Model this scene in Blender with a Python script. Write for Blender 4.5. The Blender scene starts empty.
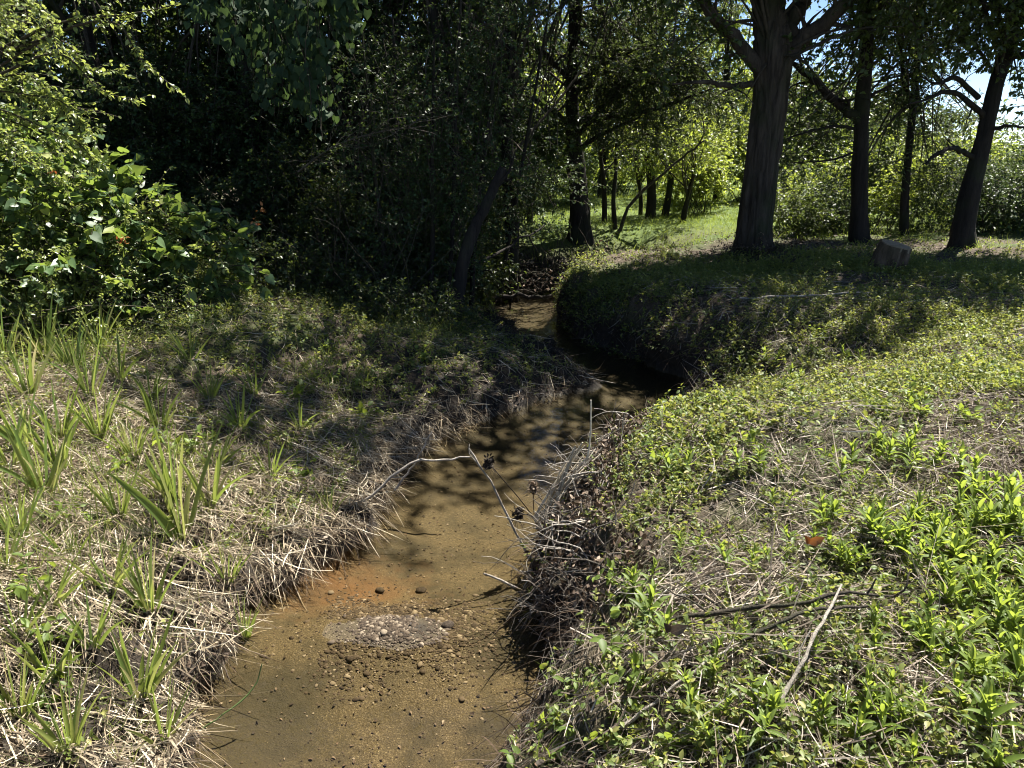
import bpy, math, random
import numpy as np
from mathutils import Vector

random.seed(7)
RNG = np.random.default_rng(11)
sc = bpy.context.scene
COL = sc.collection
R = math.radians

# ------------------------------------------------------------------ camera frame
F, PITCH, H = 773.0, R(17), 1.62
CP, SP = math.cos(PITCH), math.sin(PITCH)


def W(px, py, Y):
    """world point at forward distance Y seen along a direction"""
    u, v = (px - 512) / F, (384 - py) / F
    d = (u, CP + v * SP, -SP + v * CP)
    t = Y / d[1]
    return np.array((d[0] * t, Y, H + d[2] * t))


# ------------------------------------------------------------------ noise
_T = RNG.random((64, 64, 64))


def vnoise(P):
    P = np.asarray(P, float)
    i = np.floor(P).astype(int)
    f = P - i
    f = f * f * (3 - 2 * f)
    x0, y0, z0 = (i[..., 0] & 63, i[..., 1] & 63, i[..., 2] & 63)
    x1, y1, z1 = ((x0 + 1) & 63, (y0 + 1) & 63, (z0 + 1) & 63)
    fx, fy, fz = f[..., 0], f[..., 1], f[..., 2]
    a = _T[x0, y0, z0] * (1 - fx) + _T[x1, y0, z0] * fx
    b = _T[x0, y1, z0] * (1 - fx) + _T[x1, y1, z0] * fx
    c = _T[x0, y0, z1] * (1 - fx) + _T[x1, y0, z1] * fx
    d = _T[x0, y1, z1] * (1 - fx) + _T[x1, y1, z1] * fx
    return (a * (1 - fy) + b * fy) * (1 - fz) + (c * (1 - fy) + d * fy) * fz


def n2(x, y, s, z=0.5):
    x = np.asarray(x, float)
    y = np.asarray(y, float)
    return vnoise(np.stack([x * s + 17.3, y * s + 5.1, np.zeros_like(x) + z * 7.7 + 3.3], -1))


# ------------------------------------------------------------------ terrain
WATER = -0.70
_ey = [-6, 0, 1.8, 2.45, 2.95, 3.5, 3.95, 4.3, 4.7, 5.3, 5.8, 6.3, 6.7, 7.05, 7.35, 7.7, 8.2, 8.8, 9.5, 10.2, 11.2, 12.1, 12.9, 13.8, 15.0, 400]
_el = [-1.5, -1.5, -1.38, -1.3, -1.36, -1.42, -1.14, -0.97, -0.88, -0.88, -0.72, -0.38, -0.04, 0.32, 0.68, 0.9, 0.62, 0.38, 0.2, 0.02, -0.3, -0.8, -0.5, 0.5, 1.6, 1.6]
_er = [-0.2, -0.2, 0.0, 0.14, 0.26, 0.16, 0.20, 0.3, 0.50, 0.82, 1.08, 1.32, 1.54, 1.74, 1.90, 1.92, 1.58, 1.18, 0.86, 0.72, 0.66, 0.8, 1.2, 1.9, 2.6, 2.6]
_ld = [0, .04, .12, .3, .6, 1.2, 2.5, 5, 10, 30, 400]
_lz = [-.74, -.63, -.55, -.49, -.41, -.25, .04, .34, .55, .45, .8]
_lz2 = [-.74, -.67, -.63, -.58, -.51, -.38, -.07, .34, .55, .45, .8]
_rd = [0, .04, .10, .22, .5, 1.0, 2.5, 6, 30, 400]
_rz2 = [-.74, -.66, -.62, -.56, -.47, -.32, -.04, .10, .2, .9]
_rz = [-.74, -.52, -.36, -.20, -.09, 0.0, .05, .10, .2, .9]


def gz(x, y):
    x = np.asarray(x, float)
    y = np.asarray(y, float)
    wob = (n2(x, y, 2.1, 1) - .5) * .26 + (n2(x, y, 6.3, 2) - .5) * .20 + (n2(x, y, 15., 8) - .5) * .07
    l = np.interp(y, _ey, _el)
    r = np.interp(y, _ey, _er)
    dl = l - x + wob * .8
    dr = x - r + wob * .8
    kl = np.clip((y - 4.6) / 1.6, 0, 1)
    zl = np.interp(dl, _ld, _lz) * (1 - kl) + np.interp(dl, _ld, _lz2) * kl
    kr = np.clip((y - 4.9) / .8, 0, 1) * np.clip((7.7 - y) / .8, 0, 1)
    zr = np.interp(dr, _rd, _rz) * (1 - kr) + np.interp(dr, _rd, _rz2) * kr
    mid = (x - l) / np.maximum(r - l, .2)
    bed = -.74 - .10 * np.clip(4 * mid * (1 - mid), 0, 1)
    # gravel bar and sand spit
    bar = np.exp(-(((x + .66) / .58) ** 2 + ((y - 3.36) / .40) ** 2))
    bar = bar * (.80 + .4 * n2(x, y, 4.5, 43))
    bed = bed + .156 * bar
    spit = np.exp(-(((x - .72) / .35) ** 2 + ((y - 7.5) / .22) ** 2))
    bed = bed + .13 * spit
    bed = bed + (n2(x, y, 3.0, 3) - .5) * .035 + (n2(x, y, 11., 3) - .5) * .018
    z = np.where(dl > 0, zl, np.where(dr > 0, zr, bed))
    z = np.where((dl <= 0) & (dr <= 0), bed, np.maximum(z, np.where((dl > 0) | (dr > 0), z, bed)))
    land = np.clip(np.maximum(dl, dr) / .25, 0, 1)
    z = z + land * ((n2(x, y, .9, 4) - .5) * .16 + (n2(x, y, 3.7, 5) - .5) * .09 + (n2(x, y, 12, 6) - .5) * .045)
    clod = np.abs(n2(x, y, 5.2, 21) - .5) * 2
    near = np.exp(-(np.maximum(dl, dr) / .55) ** 2)
    z = z + land * near * (clod - .4) * np.where(y > 6.5, .30, .18)
    k = np.clip((y - 14.2) / 2.2, 0, 1)
    far = .06 + (n2(x, y, .25, 7) - .5) * .25
    z = z * (1 - k) + np.maximum(z, far) * k
    return z


def lip_shift(X, Y, Z):
    """bank edges lean out over the water and leave undercuts"""
    dl, dr = np.interp(Y, _ey, _el) - X, X - np.interp(Y, _ey, _er)
    lip = np.clip((Z + .66) / .10, 0, 1)
    fade = np.clip((12 - Y) / 2, 0, 1)
    mr = np.clip((n2(X * 0, Y, 1.7, 31) - .35) * 3.5, 0, 1) * fade
    ml = np.clip((n2(X * 0, Y, 2.3, 33) - .45) * 4, 0, .7) * fade
    for yc, w in ((2.62, .16), (3.72, .22), (4.95, .3), (6.3, .4)):
        ml = np.maximum(ml, np.exp(-((Y - yc) / w) ** 2))
    return lip * (.26 * ml * np.where(dl > 0, np.exp(-np.maximum(dl, 0) / .3), 0) - .17 * mr * np.where(dr > 0, np.exp(-np.maximum(dr, 0) / .3), 0))


def G(px, py):
    """first terrain point met along a viewing direction"""
    u, v = (px - 512) / F, (384 - py) / F
    d = np.array((u, CP + v * SP, -SP + v * CP))
    t = np.linspace(1.2, 45, 2600)
    p = np.array((0, 0, H)) + d * t[:, None]
    hit = np.nonzero(p[:, 2] < gz(p[:, 0], p[:, 1]))[0]
    q = p[hit[0]] if len(hit) else p[-1]
    return np.array((q[0], q[1], float(gz(q[0], q[1]))))


def g3(x, y, dz=0.0):
    x = np.asarray(x, float)
    y = np.asarray(y, float)
    z = gz(x, y)
    return np.stack([x + lip_shift(x, y, z), y, z + dz], -1)


# ------------------------------------------------------------------ mesh helpers
class Geo:
    def __init__(s):
        s.V, s.T, s.Q, s.R, s.n = [], [], [], [], 0
        s.TM, s.QM = [], []

    def add(s, V, F_, rnd=.5, mat=0):
        V = np.asarray(V, float).reshape(-1, 3)
        F_ = np.asarray(F_, int)
        r = np.broadcast_to(np.asarray(rnd, float), (len(V),))
        s.V.append(V)
        s.R.append(r)
        if F_.shape[1] == 3:
            s.T.append(F_ + s.n)
            s.TM.append(np.full(len(F_), mat))
        else:
            s.Q.append(F_ + s.n)
            s.QM.append(np.full(len(F_), mat))
        s.n += len(V)

    def build(s, name, mats, parent=None, smooth=True, origin=None):
        V = np.concatenate(s.V)
        if origin is not None:
            V = V - np.asarray(origin)
        me = bpy.data.meshes.new(name)
        T = np.concatenate(s.T) if s.T else np.zeros((0, 3), int)
        Q = np.concatenate(s.Q) if s.Q else np.zeros((0, 4), int)
        me.vertices.add(len(V))
        me.vertices.foreach_set('co', V.astype(np.float32).ravel())
        nl = T.size + Q.size
        me.loops.add(nl)
        me.loops.foreach_set('vertex_index', np.concatenate([T.ravel(), Q.ravel()]).astype(np.int32))
        me.polygons.add(len(T) + len(Q))
        st = np.concatenate([np.arange(len(T)) * 3, T.size + np.arange(len(Q)) * 4]).astype(np.int32)
        me.polygons.foreach_set('loop_start', st)
        mi = np.concatenate(s.TM + s.QM).astype(np.int32) if (s.TM or s.QM) else np.zeros(0, np.int32)
        me.polygons.foreach_set('material_index', mi)
        me.polygons.foreach_set('use_smooth', np.full(len(T) + len(Q), smooth))
        a = me.attributes.new('rnd', 'FLOAT', 'POINT')
        a.data.foreach_set('value', np.concatenate(s.R).astype(np.float32))
        me.update(calc_edges=True)
        me.validate()
        for m in (mats if isinstance(mats, (list, tuple)) else [mats]):
            me.materials.append(m)
        o = bpy.data.objects.new(name, me)
        COL.objects.link(o)
        if parent:
            o.parent = parent
        elif origin is not None:
            o.location = origin
        return o


def tag(o, label=None, cat=None, group=None, kind=None):
    for k, v in (('label', label), ('category', cat), ('group', group), ('kind', kind)):
        if v:
            o[k] = v
    return o


def empty(name, loc, label, cat, group=None):
    o = bpy.data.objects.new(name, None)
    COL.objects.link(o)
    o.location = loc
    o.empty_display_size = .1
    return tag(o, label, cat, group)


def nrm(a):
    return a / np.maximum(np.linalg.norm(a, axis=-1, keepdims=True), 1e-9)


def rv(n, rng=None):
    return nrm((rng or RNG).normal(size=(n, 3)))


# leaf templates: x across, y along, z out of the leaf
def _leaf_diamond(w):
    return (np.array([(0, 0, 0), (w, .45, .10), (0, 1, -.08), (-w, .45, .10)]), np.array([(0, 1, 2), (0, 2, 3)]))


def _leaf_hex(w):
    V = np.array([(0, 0, 0), (w * .85, .28, .07), (w * .8, .62, .05), (0, 1, -.16), (-w * .8, .62, .05), (-w * .85, .28, .07), (0, .5, -.02)])
    return V, np.array([(0, 1, 6), (1, 2, 6), (2, 3, 6), (3, 4, 6), (4, 5, 6), (5, 0, 6)])


def _leaf_heart():
    V = np.array([(0, .08, 0), (.30, -.06, .05), (.48, .18, .07), (.40, .52, .05), (.16, .84, 0), (0, 1.06, -.10),
                  (-.16, .84, 0), (-.40, .52, .05), (-.48, .18, .07), (-.30, -.06, .05), (0, .45, -.03)])
    return V, np.array([(i, (i + 1) % 10, 10) for i in range(10)])


def _leaf_lance(w):
    V = []
    for y, k, z in ((0, .25, 0), (.22, .85, .03), (.5, 1, .04), (.78, .6, -.01)):
        V += [(w * k, y, z + .06), (0, y, z), (-w * k, y, z + .06)]
    V.append((0, 1, -.12))
    F_ = []
    for i in range(3):
        a = 3 * i
        F_ += [(a, a + 3, a + 4), (a, a + 4, a + 1), (a + 1, a + 4, a + 5), (a + 1, a + 5, a + 2)]
    F_ += [(9, 12, 10), (10, 12, 11)]
    return np.array(V), np.array(F_)


DIAMOND, NARROW = _leaf_diamond(.30), _leaf_diamond(.17)
HEX, HEART, LANCE = _leaf_hex(.30), _leaf_heart(), _leaf_lance(.125)


def leaves(g, tmpl, P, D, N, S, rnd=None, mat=0, rng=None):
    T, F_ = tmpl
    n = len(P)
    if n == 0:
        return
    D = nrm(D)
    X = nrm(np.cross(D, N))
    N = np.cross(X, D)
    S = np.broadcast_to(np.asarray(S, float), (n,))[:, None, None]
    V = P[:, None, :] + S * (T[None, :, 0:1] * X[:, None] + T[None, :, 1:2] * D[:, None] + T[None, :, 2:3] * N[:, None])
    k = len(T)
    FF = (F_[None] + (np.arange(n) * k)[:, None, None]).reshape(-1, F_.shape[1])
    rnd = (rng or RNG).random(n) if rnd is None else rnd
    g.add(V.reshape(-1, 3), FF, np.repeat(rnd, k), mat)


def strips(g, P, D, L, Wd, bend, seg=4, side=None, rnd=None, mat=0, fold=0.0, tip=.05, rng=None):
    """grass blades, straw: P root, D direction, bend = sideways drift vector at the tip"""
    n = len(P)
    if n == 0:
        return
    rng = rng or RNG
    D = nrm(D)
    L = np.broadcast_to(np.asarray(L, float), (n,))
    Wd = np.broadcast_to(np.asarray(Wd, float), (n,))
    if side is None:
        side = rv(n, rng)
    S = nrm(np.cross(D, side))
    Nn = np.cross(S, D)
    t = np.linspace(0, 1, seg + 1)
    C = P[:, None] + L[:, None, None] * (D[:, None] * t[None, :, None] + bend[:, None] * (t ** 2)[None, :, None])
    w = Wd[:, None] * (np.interp(t, [0, .25, .7, 1], [.75, 1, .75, tip]))[None]
    if fold:
        cols = [C + S[:, None] * w[..., None] * .5 + Nn[:, None] * w[..., None] * fold, C, C - S[:, None] * w[..., None] * .5 + Nn[:, None] * w[..., None] * fold]
    else:
        cols = [C + S[:, None] * w[..., None] * .5, C - S[:, None] * w[..., None] * .5]
    c = len(cols)
    V = np.stack(cols, 2)  # n, seg+1, c, 3
    base = np.array([(i * c + j, (i + 1) * c + j, (i + 1) * c + j + 1, i * c + j + 1) for i in range(seg) for j in range(c - 1)])
    k = (seg + 1) * c
    FF = (base[None] + (np.arange(n) * k)[:, None, None]).reshape(-1, 4)
    rnd = rng.random(n) if rnd is None else rnd
    g.add(V.reshape(-1, 3), FF, np.repeat(rnd, k), mat)


def tubes(g, pts, rad, sides=5, mat=0, rnd=None, rough=0.0, freq=3.0, cap=True):
    """pts (n,k,3) poly-lines, rad (n,k)"""
    pts = np.asarray(pts, float)
    if pts.ndim == 2:
        pts = pts[None]
    n, k, _ = pts.shape
    rad = np.broadcast_to(np.asarray(rad, float), (n, k))
    T = np.gradient(pts, axis=1)
    T = nrm(T)
    ov = nrm(pts[:, -1] - pts[:, 0])
    ref = np.where(np.abs(ov[:, 2:3]) > .8, np.array([[1., .1, 0]]), np.array([[.1, .05, 1.]]))
    A = nrm(np.cross(T, ref[:, None]))
    B = np.cross(T, A)
    th = np.linspace(0, 2 * math.pi, sides, endpoint=False)
    rr = rad[..., None, None]
    ring = A[:, :, None] * np.cos(th)[None, None, :, None] + B[:, :, None] * np.sin(th)[None, None, :, None]
    if rough:
        q = pts[:, :, None] * np.array([1, 1, .22]) * freq + ring * rr * freq * 3
        nz = (vnoise(q * 2.0) - .5) * 1.3 + (vnoise(q * 5.0) - .5) * .7 + (vnoise(q * np.array([11., 11., 5.])) - .5) * .35
        cr = vnoise(ring * rr * np.array([15., 15., 0]) + pts[:, :, None] * np.array([15., 15., 2.3]) + (vnoise(q * 1.3) * 1.6)[..., None])
        cr = np.clip((np.abs(cr - .5) - .03) / .10, 0, 1) - .8
        nz = nz + cr * .9
        rid = 1 - np.abs(vnoise(ring * rr * np.array([9., 9., 0]) + pts[:, :, None] * np.array([9., 9., 1.6])) * 2 - 1)
        rr = rr * (1 + rough * (nz + .7 * (rid - .6))[..., None])
    V = pts[:, :, None] + ring * rr
    base = np.array([(i * sides + j, i * sides + (j + 1) % sides, (i + 1) * sides + (j + 1) % sides, (i + 1) * sides + j)
                     for i in range(k - 1) for j in range(sides)])
    m = k * sides
    FF = (base[None] + (np.arange(n) * m)[:, None, None]).reshape(-1, 4)
    rnd = RNG.random(n) if rnd is None else np.broadcast_to(rnd, (n,))
    g.add(V.reshape(-1, 3), FF, np.repeat(rnd, m), mat)
    if cap:
        for e in (0, k - 1):
            c = pts[:, e]
            VV = np.concatenate([V[:, e], c[:, None]], 1)
            tr = np.array([(j, (j + 1) % sides, sides) for j in range(sides)])
            FF = (tr[None] + (np.arange(n) * (sides + 1))[:, None, None]).reshape(-1, 3)
            g.add(VV.reshape(-1, 3), FF, np.repeat(rnd, sides + 1), mat)


def spline(P, n):
    """smooth resampling of a list of (x,y,z[,r]) points"""
    P = np.asarray(P, float)
    t = np.linspace(0, len(P) - 1, n)
    i = np.clip(np.floor(t).astype(int), 0, len(P) - 2)
    f = (t - i)[:, None]
    Q = np.vstack([2 * P[0] - P[1], P, 2 * P[-1] - P[-2]])
    a, b, c, d = Q[i], Q[i + 1], Q[i + 2], Q[i + 3]
    return .5 * (2 * b + (c - a) * f + (2 * a - 5 * b + 4 * c - d) * f ** 2 + (3 * b - a - 3 * c + d) * f ** 3)


def walk(p, d, L, k=6, wig=.25, grav=0.0, rng=None):
    """wandering poly-lines from p (n,3) along d"""
    rng = rng or RNG
    n = len(p)
    d = nrm(d)
    L = np.broadcast_to(np.asarray(L, float), (n,))
    out = [p]
    for i in range(k - 1):
        d = nrm(d + rng.normal(size=(n, 3)) * wig + np.array([0, 0, -grav]))
        out.append(out[-1] + d * (L / (k - 1))[:, None])
    return np.stack(out, 1)


def twig_leaves(g, tmpl, paths, per, size, spread=.9, up=.8, mat=0, jit=.3, rnd_shift=0.0, rng=None):
    """leaves set alternately along twigs"""
    rng = rng or RNG
    n, k, _ = paths.shape
    t = rng.uniform(.12, 1.0, (n, per)) * (k - 1)
    i = np.clip(t.astype(int), 0, k - 2)
    f = (t - i)[..., None]
    idx = np.arange(n)[:, None]
    a, b = paths[idx, i], paths[idx, i + 1]
    P = (a * (1 - f) + b * f).reshape(-1, 3)
    D = nrm((b - a).reshape(-1, 3))
    m = len(P)
    side = nrm(np.cross(D, np.array([0, 0, 1.]) + rng.normal(size=(m, 3)) * .5)) * np.where(rng.random(m) < .5, 1, -1)[:, None]
    LD = nrm(D * .55 + side * spread + rng.normal(size=(m, 3)) * jit + np.array([0, 0, -.15]))
    N = nrm(np.array([0, 0, up]) + rng.normal(size=(m, 3)) * .55)
    S = size * rng.uniform(.55, 1.2, m)
    leaves(g, tmpl, P, LD, N, S, np.clip(rng.random(m) + rnd_shift, 0, 1), mat, rng)


def in_ellipsoid(n, c, r, lo=.3, hi=1.0, rng=None):
    rng = rng or RNG
    u = rv(n, rng)
    return np.asarray(c) + u * np.asarray(r) * (rng.uniform(lo ** 2, hi ** 2, n) ** .5)[:, None], u


# ------------------------------------------------------------------ materials
def mat_new(name):
    m = bpy.data.materials.new(name)
    m.use_nodes = True
    nt = m.node_tree
    nt.nodes.clear()
    return m, nt, nt.nodes.new('ShaderNodeOutputMaterial')


def ramp(nt, fac, stops):
    r = nt.nodes.new('ShaderNodeValToRGB')
    while len(r.color_ramp.elements) < len(stops):
        r.color_ramp.elements.new(.5)
    for e, (p, c) in zip(r.color_ramp.elements, stops):
        e.position = p
        e.color = (*c, 1)
    nt.links.new(fac, r.inputs[0])
    return r.outputs[0]


def noise(nt, scale, detail=4, vec=None, rough=.6):
    n = nt.nodes.new('ShaderNodeTexNoise')
    n.inputs['Scale'].default_value = scale
    n.inputs['Detail'].default_value = detail
    n.inputs['Roughness'].default_value = rough
    if vec is not None:
        nt.links.new(vec, n.inputs['Vector'])
    return n.outputs['Fac']


def mixc(nt, fac, a, b):
    m = nt.nodes.new('ShaderNodeMix')
    m.data_type = 'RGBA'
    for sock, v in ((m.inputs[0], fac), (m.inputs[6], a), (m.inputs[7], b)):
        if hasattr(v, 'is_linked'):
            nt.links.new(v, sock)
        elif isinstance(v, (int, float)):
            sock.default_value = v
        else:
            sock.default_value = (*v, 1)
    return m.outputs[2]


def attr(nt):
    a = nt.nodes.new('ShaderNodeAttribute')
    a.attribute_name = 'rnd'
    return a.outputs['Fac']


def maprange(nt, v, a, b, c=0., d=1.):
    m = nt.nodes.new('ShaderNodeMapRange')
    for i, x in enumerate((a, b, c, d)):
        m.inputs[i + 1].default_value = x
    nt.links.new(v, m.inputs[0])
    return m.outputs[0]


def leaf_mat(name, stops, tcol, trans=.42, rough=.42, spec=.45, objvar=False):
    m, nt, out = mat_new(name)
    fac = attr(nt)
    if objvar:
        oi = nt.nodes.new('ShaderNodeObjectInfo')
        mm = nt.nodes.new('ShaderNodeMath')
        mm.operation = 'MULTIPLY_ADD'
        nt.links.new(oi.outputs['Random'], mm.inputs[0])
        mm.inputs[1].default_value = .35
        nt.links.new(fac, mm.inputs[2])
        m2 = nt.nodes.new('ShaderNodeMath')
        m2.operation = 'SUBTRACT'
        nt.links.new(mm.outputs[0], m2.inputs[0])
        m2.inputs[1].default_value = .17
        fac = m2.outputs[0]
    col = ramp(nt, fac, stops)
    geo = nt.nodes.new('ShaderNodeNewGeometry')
    blot = noise(nt, 35, 3, geo.outputs['Position'])
    col = mixc(nt, maprange(nt, blot, .45, .75, 0, .5), col, tuple(.6 * c for c in stops[len(stops) // 2][1]))
    b = nt.nodes.new('ShaderNodeBsdfPrincipled')
    nt.links.new(col, b.inputs['Base Color'])
    b.inputs['Roughness'].default_value = rough
    b.inputs['Specular IOR Level'].default_value = spec
    tr = nt.nodes.new('ShaderNodeBsdfTranslucent')
    tc = mixc(nt, .55, col, tcol)
    nt.links.new(tc, tr.inputs['Color'])
    mx = nt.nodes.new('ShaderNodeMixShader')
    mx.inputs[0].default_value = trans
    nt.links.new(b.outputs[0], mx.inputs[1])
    nt.links.new(tr.outputs[0], mx.inputs[2])
    nt.links.new(mx.outputs[0], out.inputs[0])
    return m


def dry_mat(name, stops, rough=.7, trans=.15):
    m, nt, out = mat_new(name)
    col = ramp(nt, attr(nt), stops)
    geo = nt.nodes.new('ShaderNodeNewGeometry')
    blot = noise(nt, 60, 3, geo.outputs['Position'])
    col = mixc(nt, maprange(nt, blot, .4, .75, 0, .6), col, tuple(.45 * c for c in stops[1][1]))
    b = nt.nodes.new('ShaderNodeBsdfPrincipled')
    nt.links.new(col, b.inputs['Base Color'])
    b.inputs['Roughness'].default_value = rough
    b.inputs['Specular IOR Level'].default_value = .3
    tr = nt.nodes.new('ShaderNodeBsdfTranslucent')
    nt.links.new(col, tr.inputs['Color'])
    mx = nt.nodes.new('ShaderNodeMixShader')
    mx.inputs[0].default_value = trans
    nt.links.new(b.outputs[0], mx.inputs[1])
    nt.links.new(tr.outputs[0], mx.inputs[2])
    nt.links.new(mx.outputs[0], out.inputs[0])
    return m


def bark_mat(name, dark, light, moss=(.03, .04, .015), scale=9.):
    m, nt, out = mat_new(name)
    geo = nt.nodes.new('ShaderNodeNewGeometry')
    mp = nt.nodes.new('ShaderNodeMapping')
    mp.inputs['Scale'].default_value = (1, 1, .16)
    nt.links.new(geo.outputs['Position'], mp.inputs['Vector'])
    n1 = noise(nt, scale, 8, mp.outputs[0], .7)
    n2_ = noise(nt, scale * 5, 5, mp.outputs[0], .7)
    col = ramp(nt, n1, [(.32, dark), (.52, tuple((a + b) / 2 for a, b in zip(dark, light))), (.72, light)])
    big = noise(nt, 1.7, 4, geo.outputs['Position'])
    col = mixc(nt, maprange(nt, big, .5, .72, 0, .7), col, moss)
    b = nt.nodes.new('ShaderNodeBsdfPrincipled')
    nt.links.new(col, b.inputs['Base Color'])
    b.inputs['Roughness'].default_value = .9
    b.inputs['Specular IOR Level'].default_value = .2
    ad = nt.nodes.new('ShaderNodeMath')
    ad.operation = 'MULTIPLY_ADD'
    nt.links.new(n2_, ad.inputs[0])
    ad.inputs[1].default_value = .4
    nt.links.new(n1, ad.inputs[2])
    bp = nt.nodes.new('ShaderNodeBump')
    bp.inputs['Strength'].default_value = .9
    bp.inputs['Distance'].default_value = .03
    nt.links.new(ad.outputs[0], bp.inputs['Height'])
    nt.links.new(bp.outputs[0], b.inputs['Normal'])
    nt.links.new(b.outputs[0], out.inputs[0])
    return m


M = {}
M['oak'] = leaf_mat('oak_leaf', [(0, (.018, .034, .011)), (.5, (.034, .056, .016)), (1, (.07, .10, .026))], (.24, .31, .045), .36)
M['oak_sunlit'] = leaf_mat('sunny_leaf', [(0, (.07, .105, .02)), (.5, (.13, .175, .03)), (1, (.21, .25, .05))], (.50, .58, .07), .5)  # lit copy of the oak leaf, backlit look put into its colour
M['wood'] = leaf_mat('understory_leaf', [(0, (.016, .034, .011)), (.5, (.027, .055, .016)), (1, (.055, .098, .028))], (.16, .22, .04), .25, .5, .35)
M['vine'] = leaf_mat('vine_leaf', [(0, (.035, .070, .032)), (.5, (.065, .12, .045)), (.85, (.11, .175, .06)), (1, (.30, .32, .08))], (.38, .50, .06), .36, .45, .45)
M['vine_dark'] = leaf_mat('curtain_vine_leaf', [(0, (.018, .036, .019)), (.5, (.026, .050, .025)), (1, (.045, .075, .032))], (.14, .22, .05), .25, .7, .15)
M['privet'] = leaf_mat('privet_leaf', [(0, (.07, .11, .035)), (.5, (.15, .20, .06)), (1, (.27, .30, .10))], (.48, .55, .10), .42, .38, .6)
M['weed'] = leaf_mat('weed_leaf', [(0, (.055, .095, .02)), (.5, (.115, .17, .035)), (1, (.21, .27, .065))], (.48, .58, .06), .45, .5, .3, True)
M['cover'] = leaf_mat('creeper_leaf', [(0, (.045, .08, .02)), (.4, (.095, .14, .034)), (.8, (.18, .215, .055)), (1, (.34, .30, .11))], (.50, .52, .08), .42, .5, .35)
M['grass'] = leaf_mat('grass_blade', [(0, (.05, .085, .02)), (.5, (.10, .14, .035)), (1, (.22, .22, .07))], (.42, .5, .08), .4, .5, .35)
M['sedge'] = leaf_mat('sedge_blade', [(0, (.05, .10, .022)), (.5, (.11, .17, .04)), (.85, (.25, .26, .08)), (1, (.42, .36, .17))], (.42, .52, .08), .4, .38, .55, True)
M['lawn'] = leaf_mat('lawn_blade', [(0, (.05, .09, .018)), (.5, (.11, .155, .03)), (1, (.20, .225, .06))], (.45, .55, .07), .45, .5, .35)
M['cedar'] = leaf_mat('cedar_spray', [(0, (.02, .035, .016)), (.5, (.035, .055, .022)), (1, (.065, .085, .03))], (.16, .22, .04), .3, .6, .3)
M['red'] = leaf_mat('turning_leaf', [(0, (.16, .05, .02)), (.5, (.28, .09, .025)), (1, (.38, .17, .04))], (.4, .12, .03), .3)
M['straw'] = dry_mat('dead_straw', [(0, (.10, .072, .045)), (.3, (.24, .19, .125)), (.75, (.42, .355, .245)), (1, (.64, .58, .46))])
M['stem'] = dry_mat('dead_stem', [(0, (.06, .045, .034)), (.4, (.17, .135, .10)), (.8, (.32, .27, .21)), (1, (.54, .49, .42))])
M['litter'] = dry_mat('dead_leaf', [(0, (.025, .018, .013)), (.5, (.075, .048, .03)), (.85, (.17, .12, .08)), (1, (.32, .26, .2))])
M['clod'] = dry_mat('clod', [(0, (.012, .009, .007)), (.5, (.022, .016, .012)), (1, (.04, .03, .02))], .9, .0)
M['green_stem'] = leaf_mat('green_stem', [(0, (.05, .08, .025)), (.5, (.08, .12, .03)), (1, (.13, .11, .05))], (.2, .3, .05), .1)
M['bark'] = bark_mat('bark', (.014, .011, .009), (.10, .08, .062))
M['bark_dark'] = bark_mat('dark_bark', (.010, .008, .007), (.042, .035, .029))
M['stump_bark'] = bark_mat('stump_bark', (.040, .028, .019), (.20, .145, .10), (.05, .05, .03), 12)
M['cut_wood'] = bark_mat('cut_wood', (.16, .12, .08), (.38, .30, .21), (.20, .17, .12), 25)
M['twig'] = bark_mat('twig_bark', (.03, .024, .018), (.10, .085, .065), scale=30)
M['bare_twig'] = bark_mat('bare_twig_bark', (.06, .05, .04), (.17, .15, .125), (.06, .055, .04), 30)
M['grey_twig'] = bark_mat('grey_twig_bark', (.20, .175, .145), (.50, .46, .40), (.20, .18, .145), 30)


def stone_mat():
    m, nt, out = mat_new('pebble')
    col = ramp(nt, attr(nt), [(0, (.016, .011, .007)), (.45, (.042, .030, .019)), (.8, (.080, .060, .040)), (1, (.22, .18, .13))])
    geo = nt.nodes.new('ShaderNodeNewGeometry')
    col = mixc(nt, maprange(nt, noise(nt, 90, 4, geo.outputs['Position']), .45, .7, 0, .5), col, (.10, .075, .05))
    b = nt.nodes.new('ShaderNodeBsdfPrincipled')
    nt.links.new(col, b.inputs['Base Color'])
    b.inputs['Roughness'].default_value = .85
    b.inputs['Specular IOR Level'].default_value = .2
    nt.links.new(b.outputs[0], out.inputs[0])
    return m


M['stone'] = stone_mat()


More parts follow.
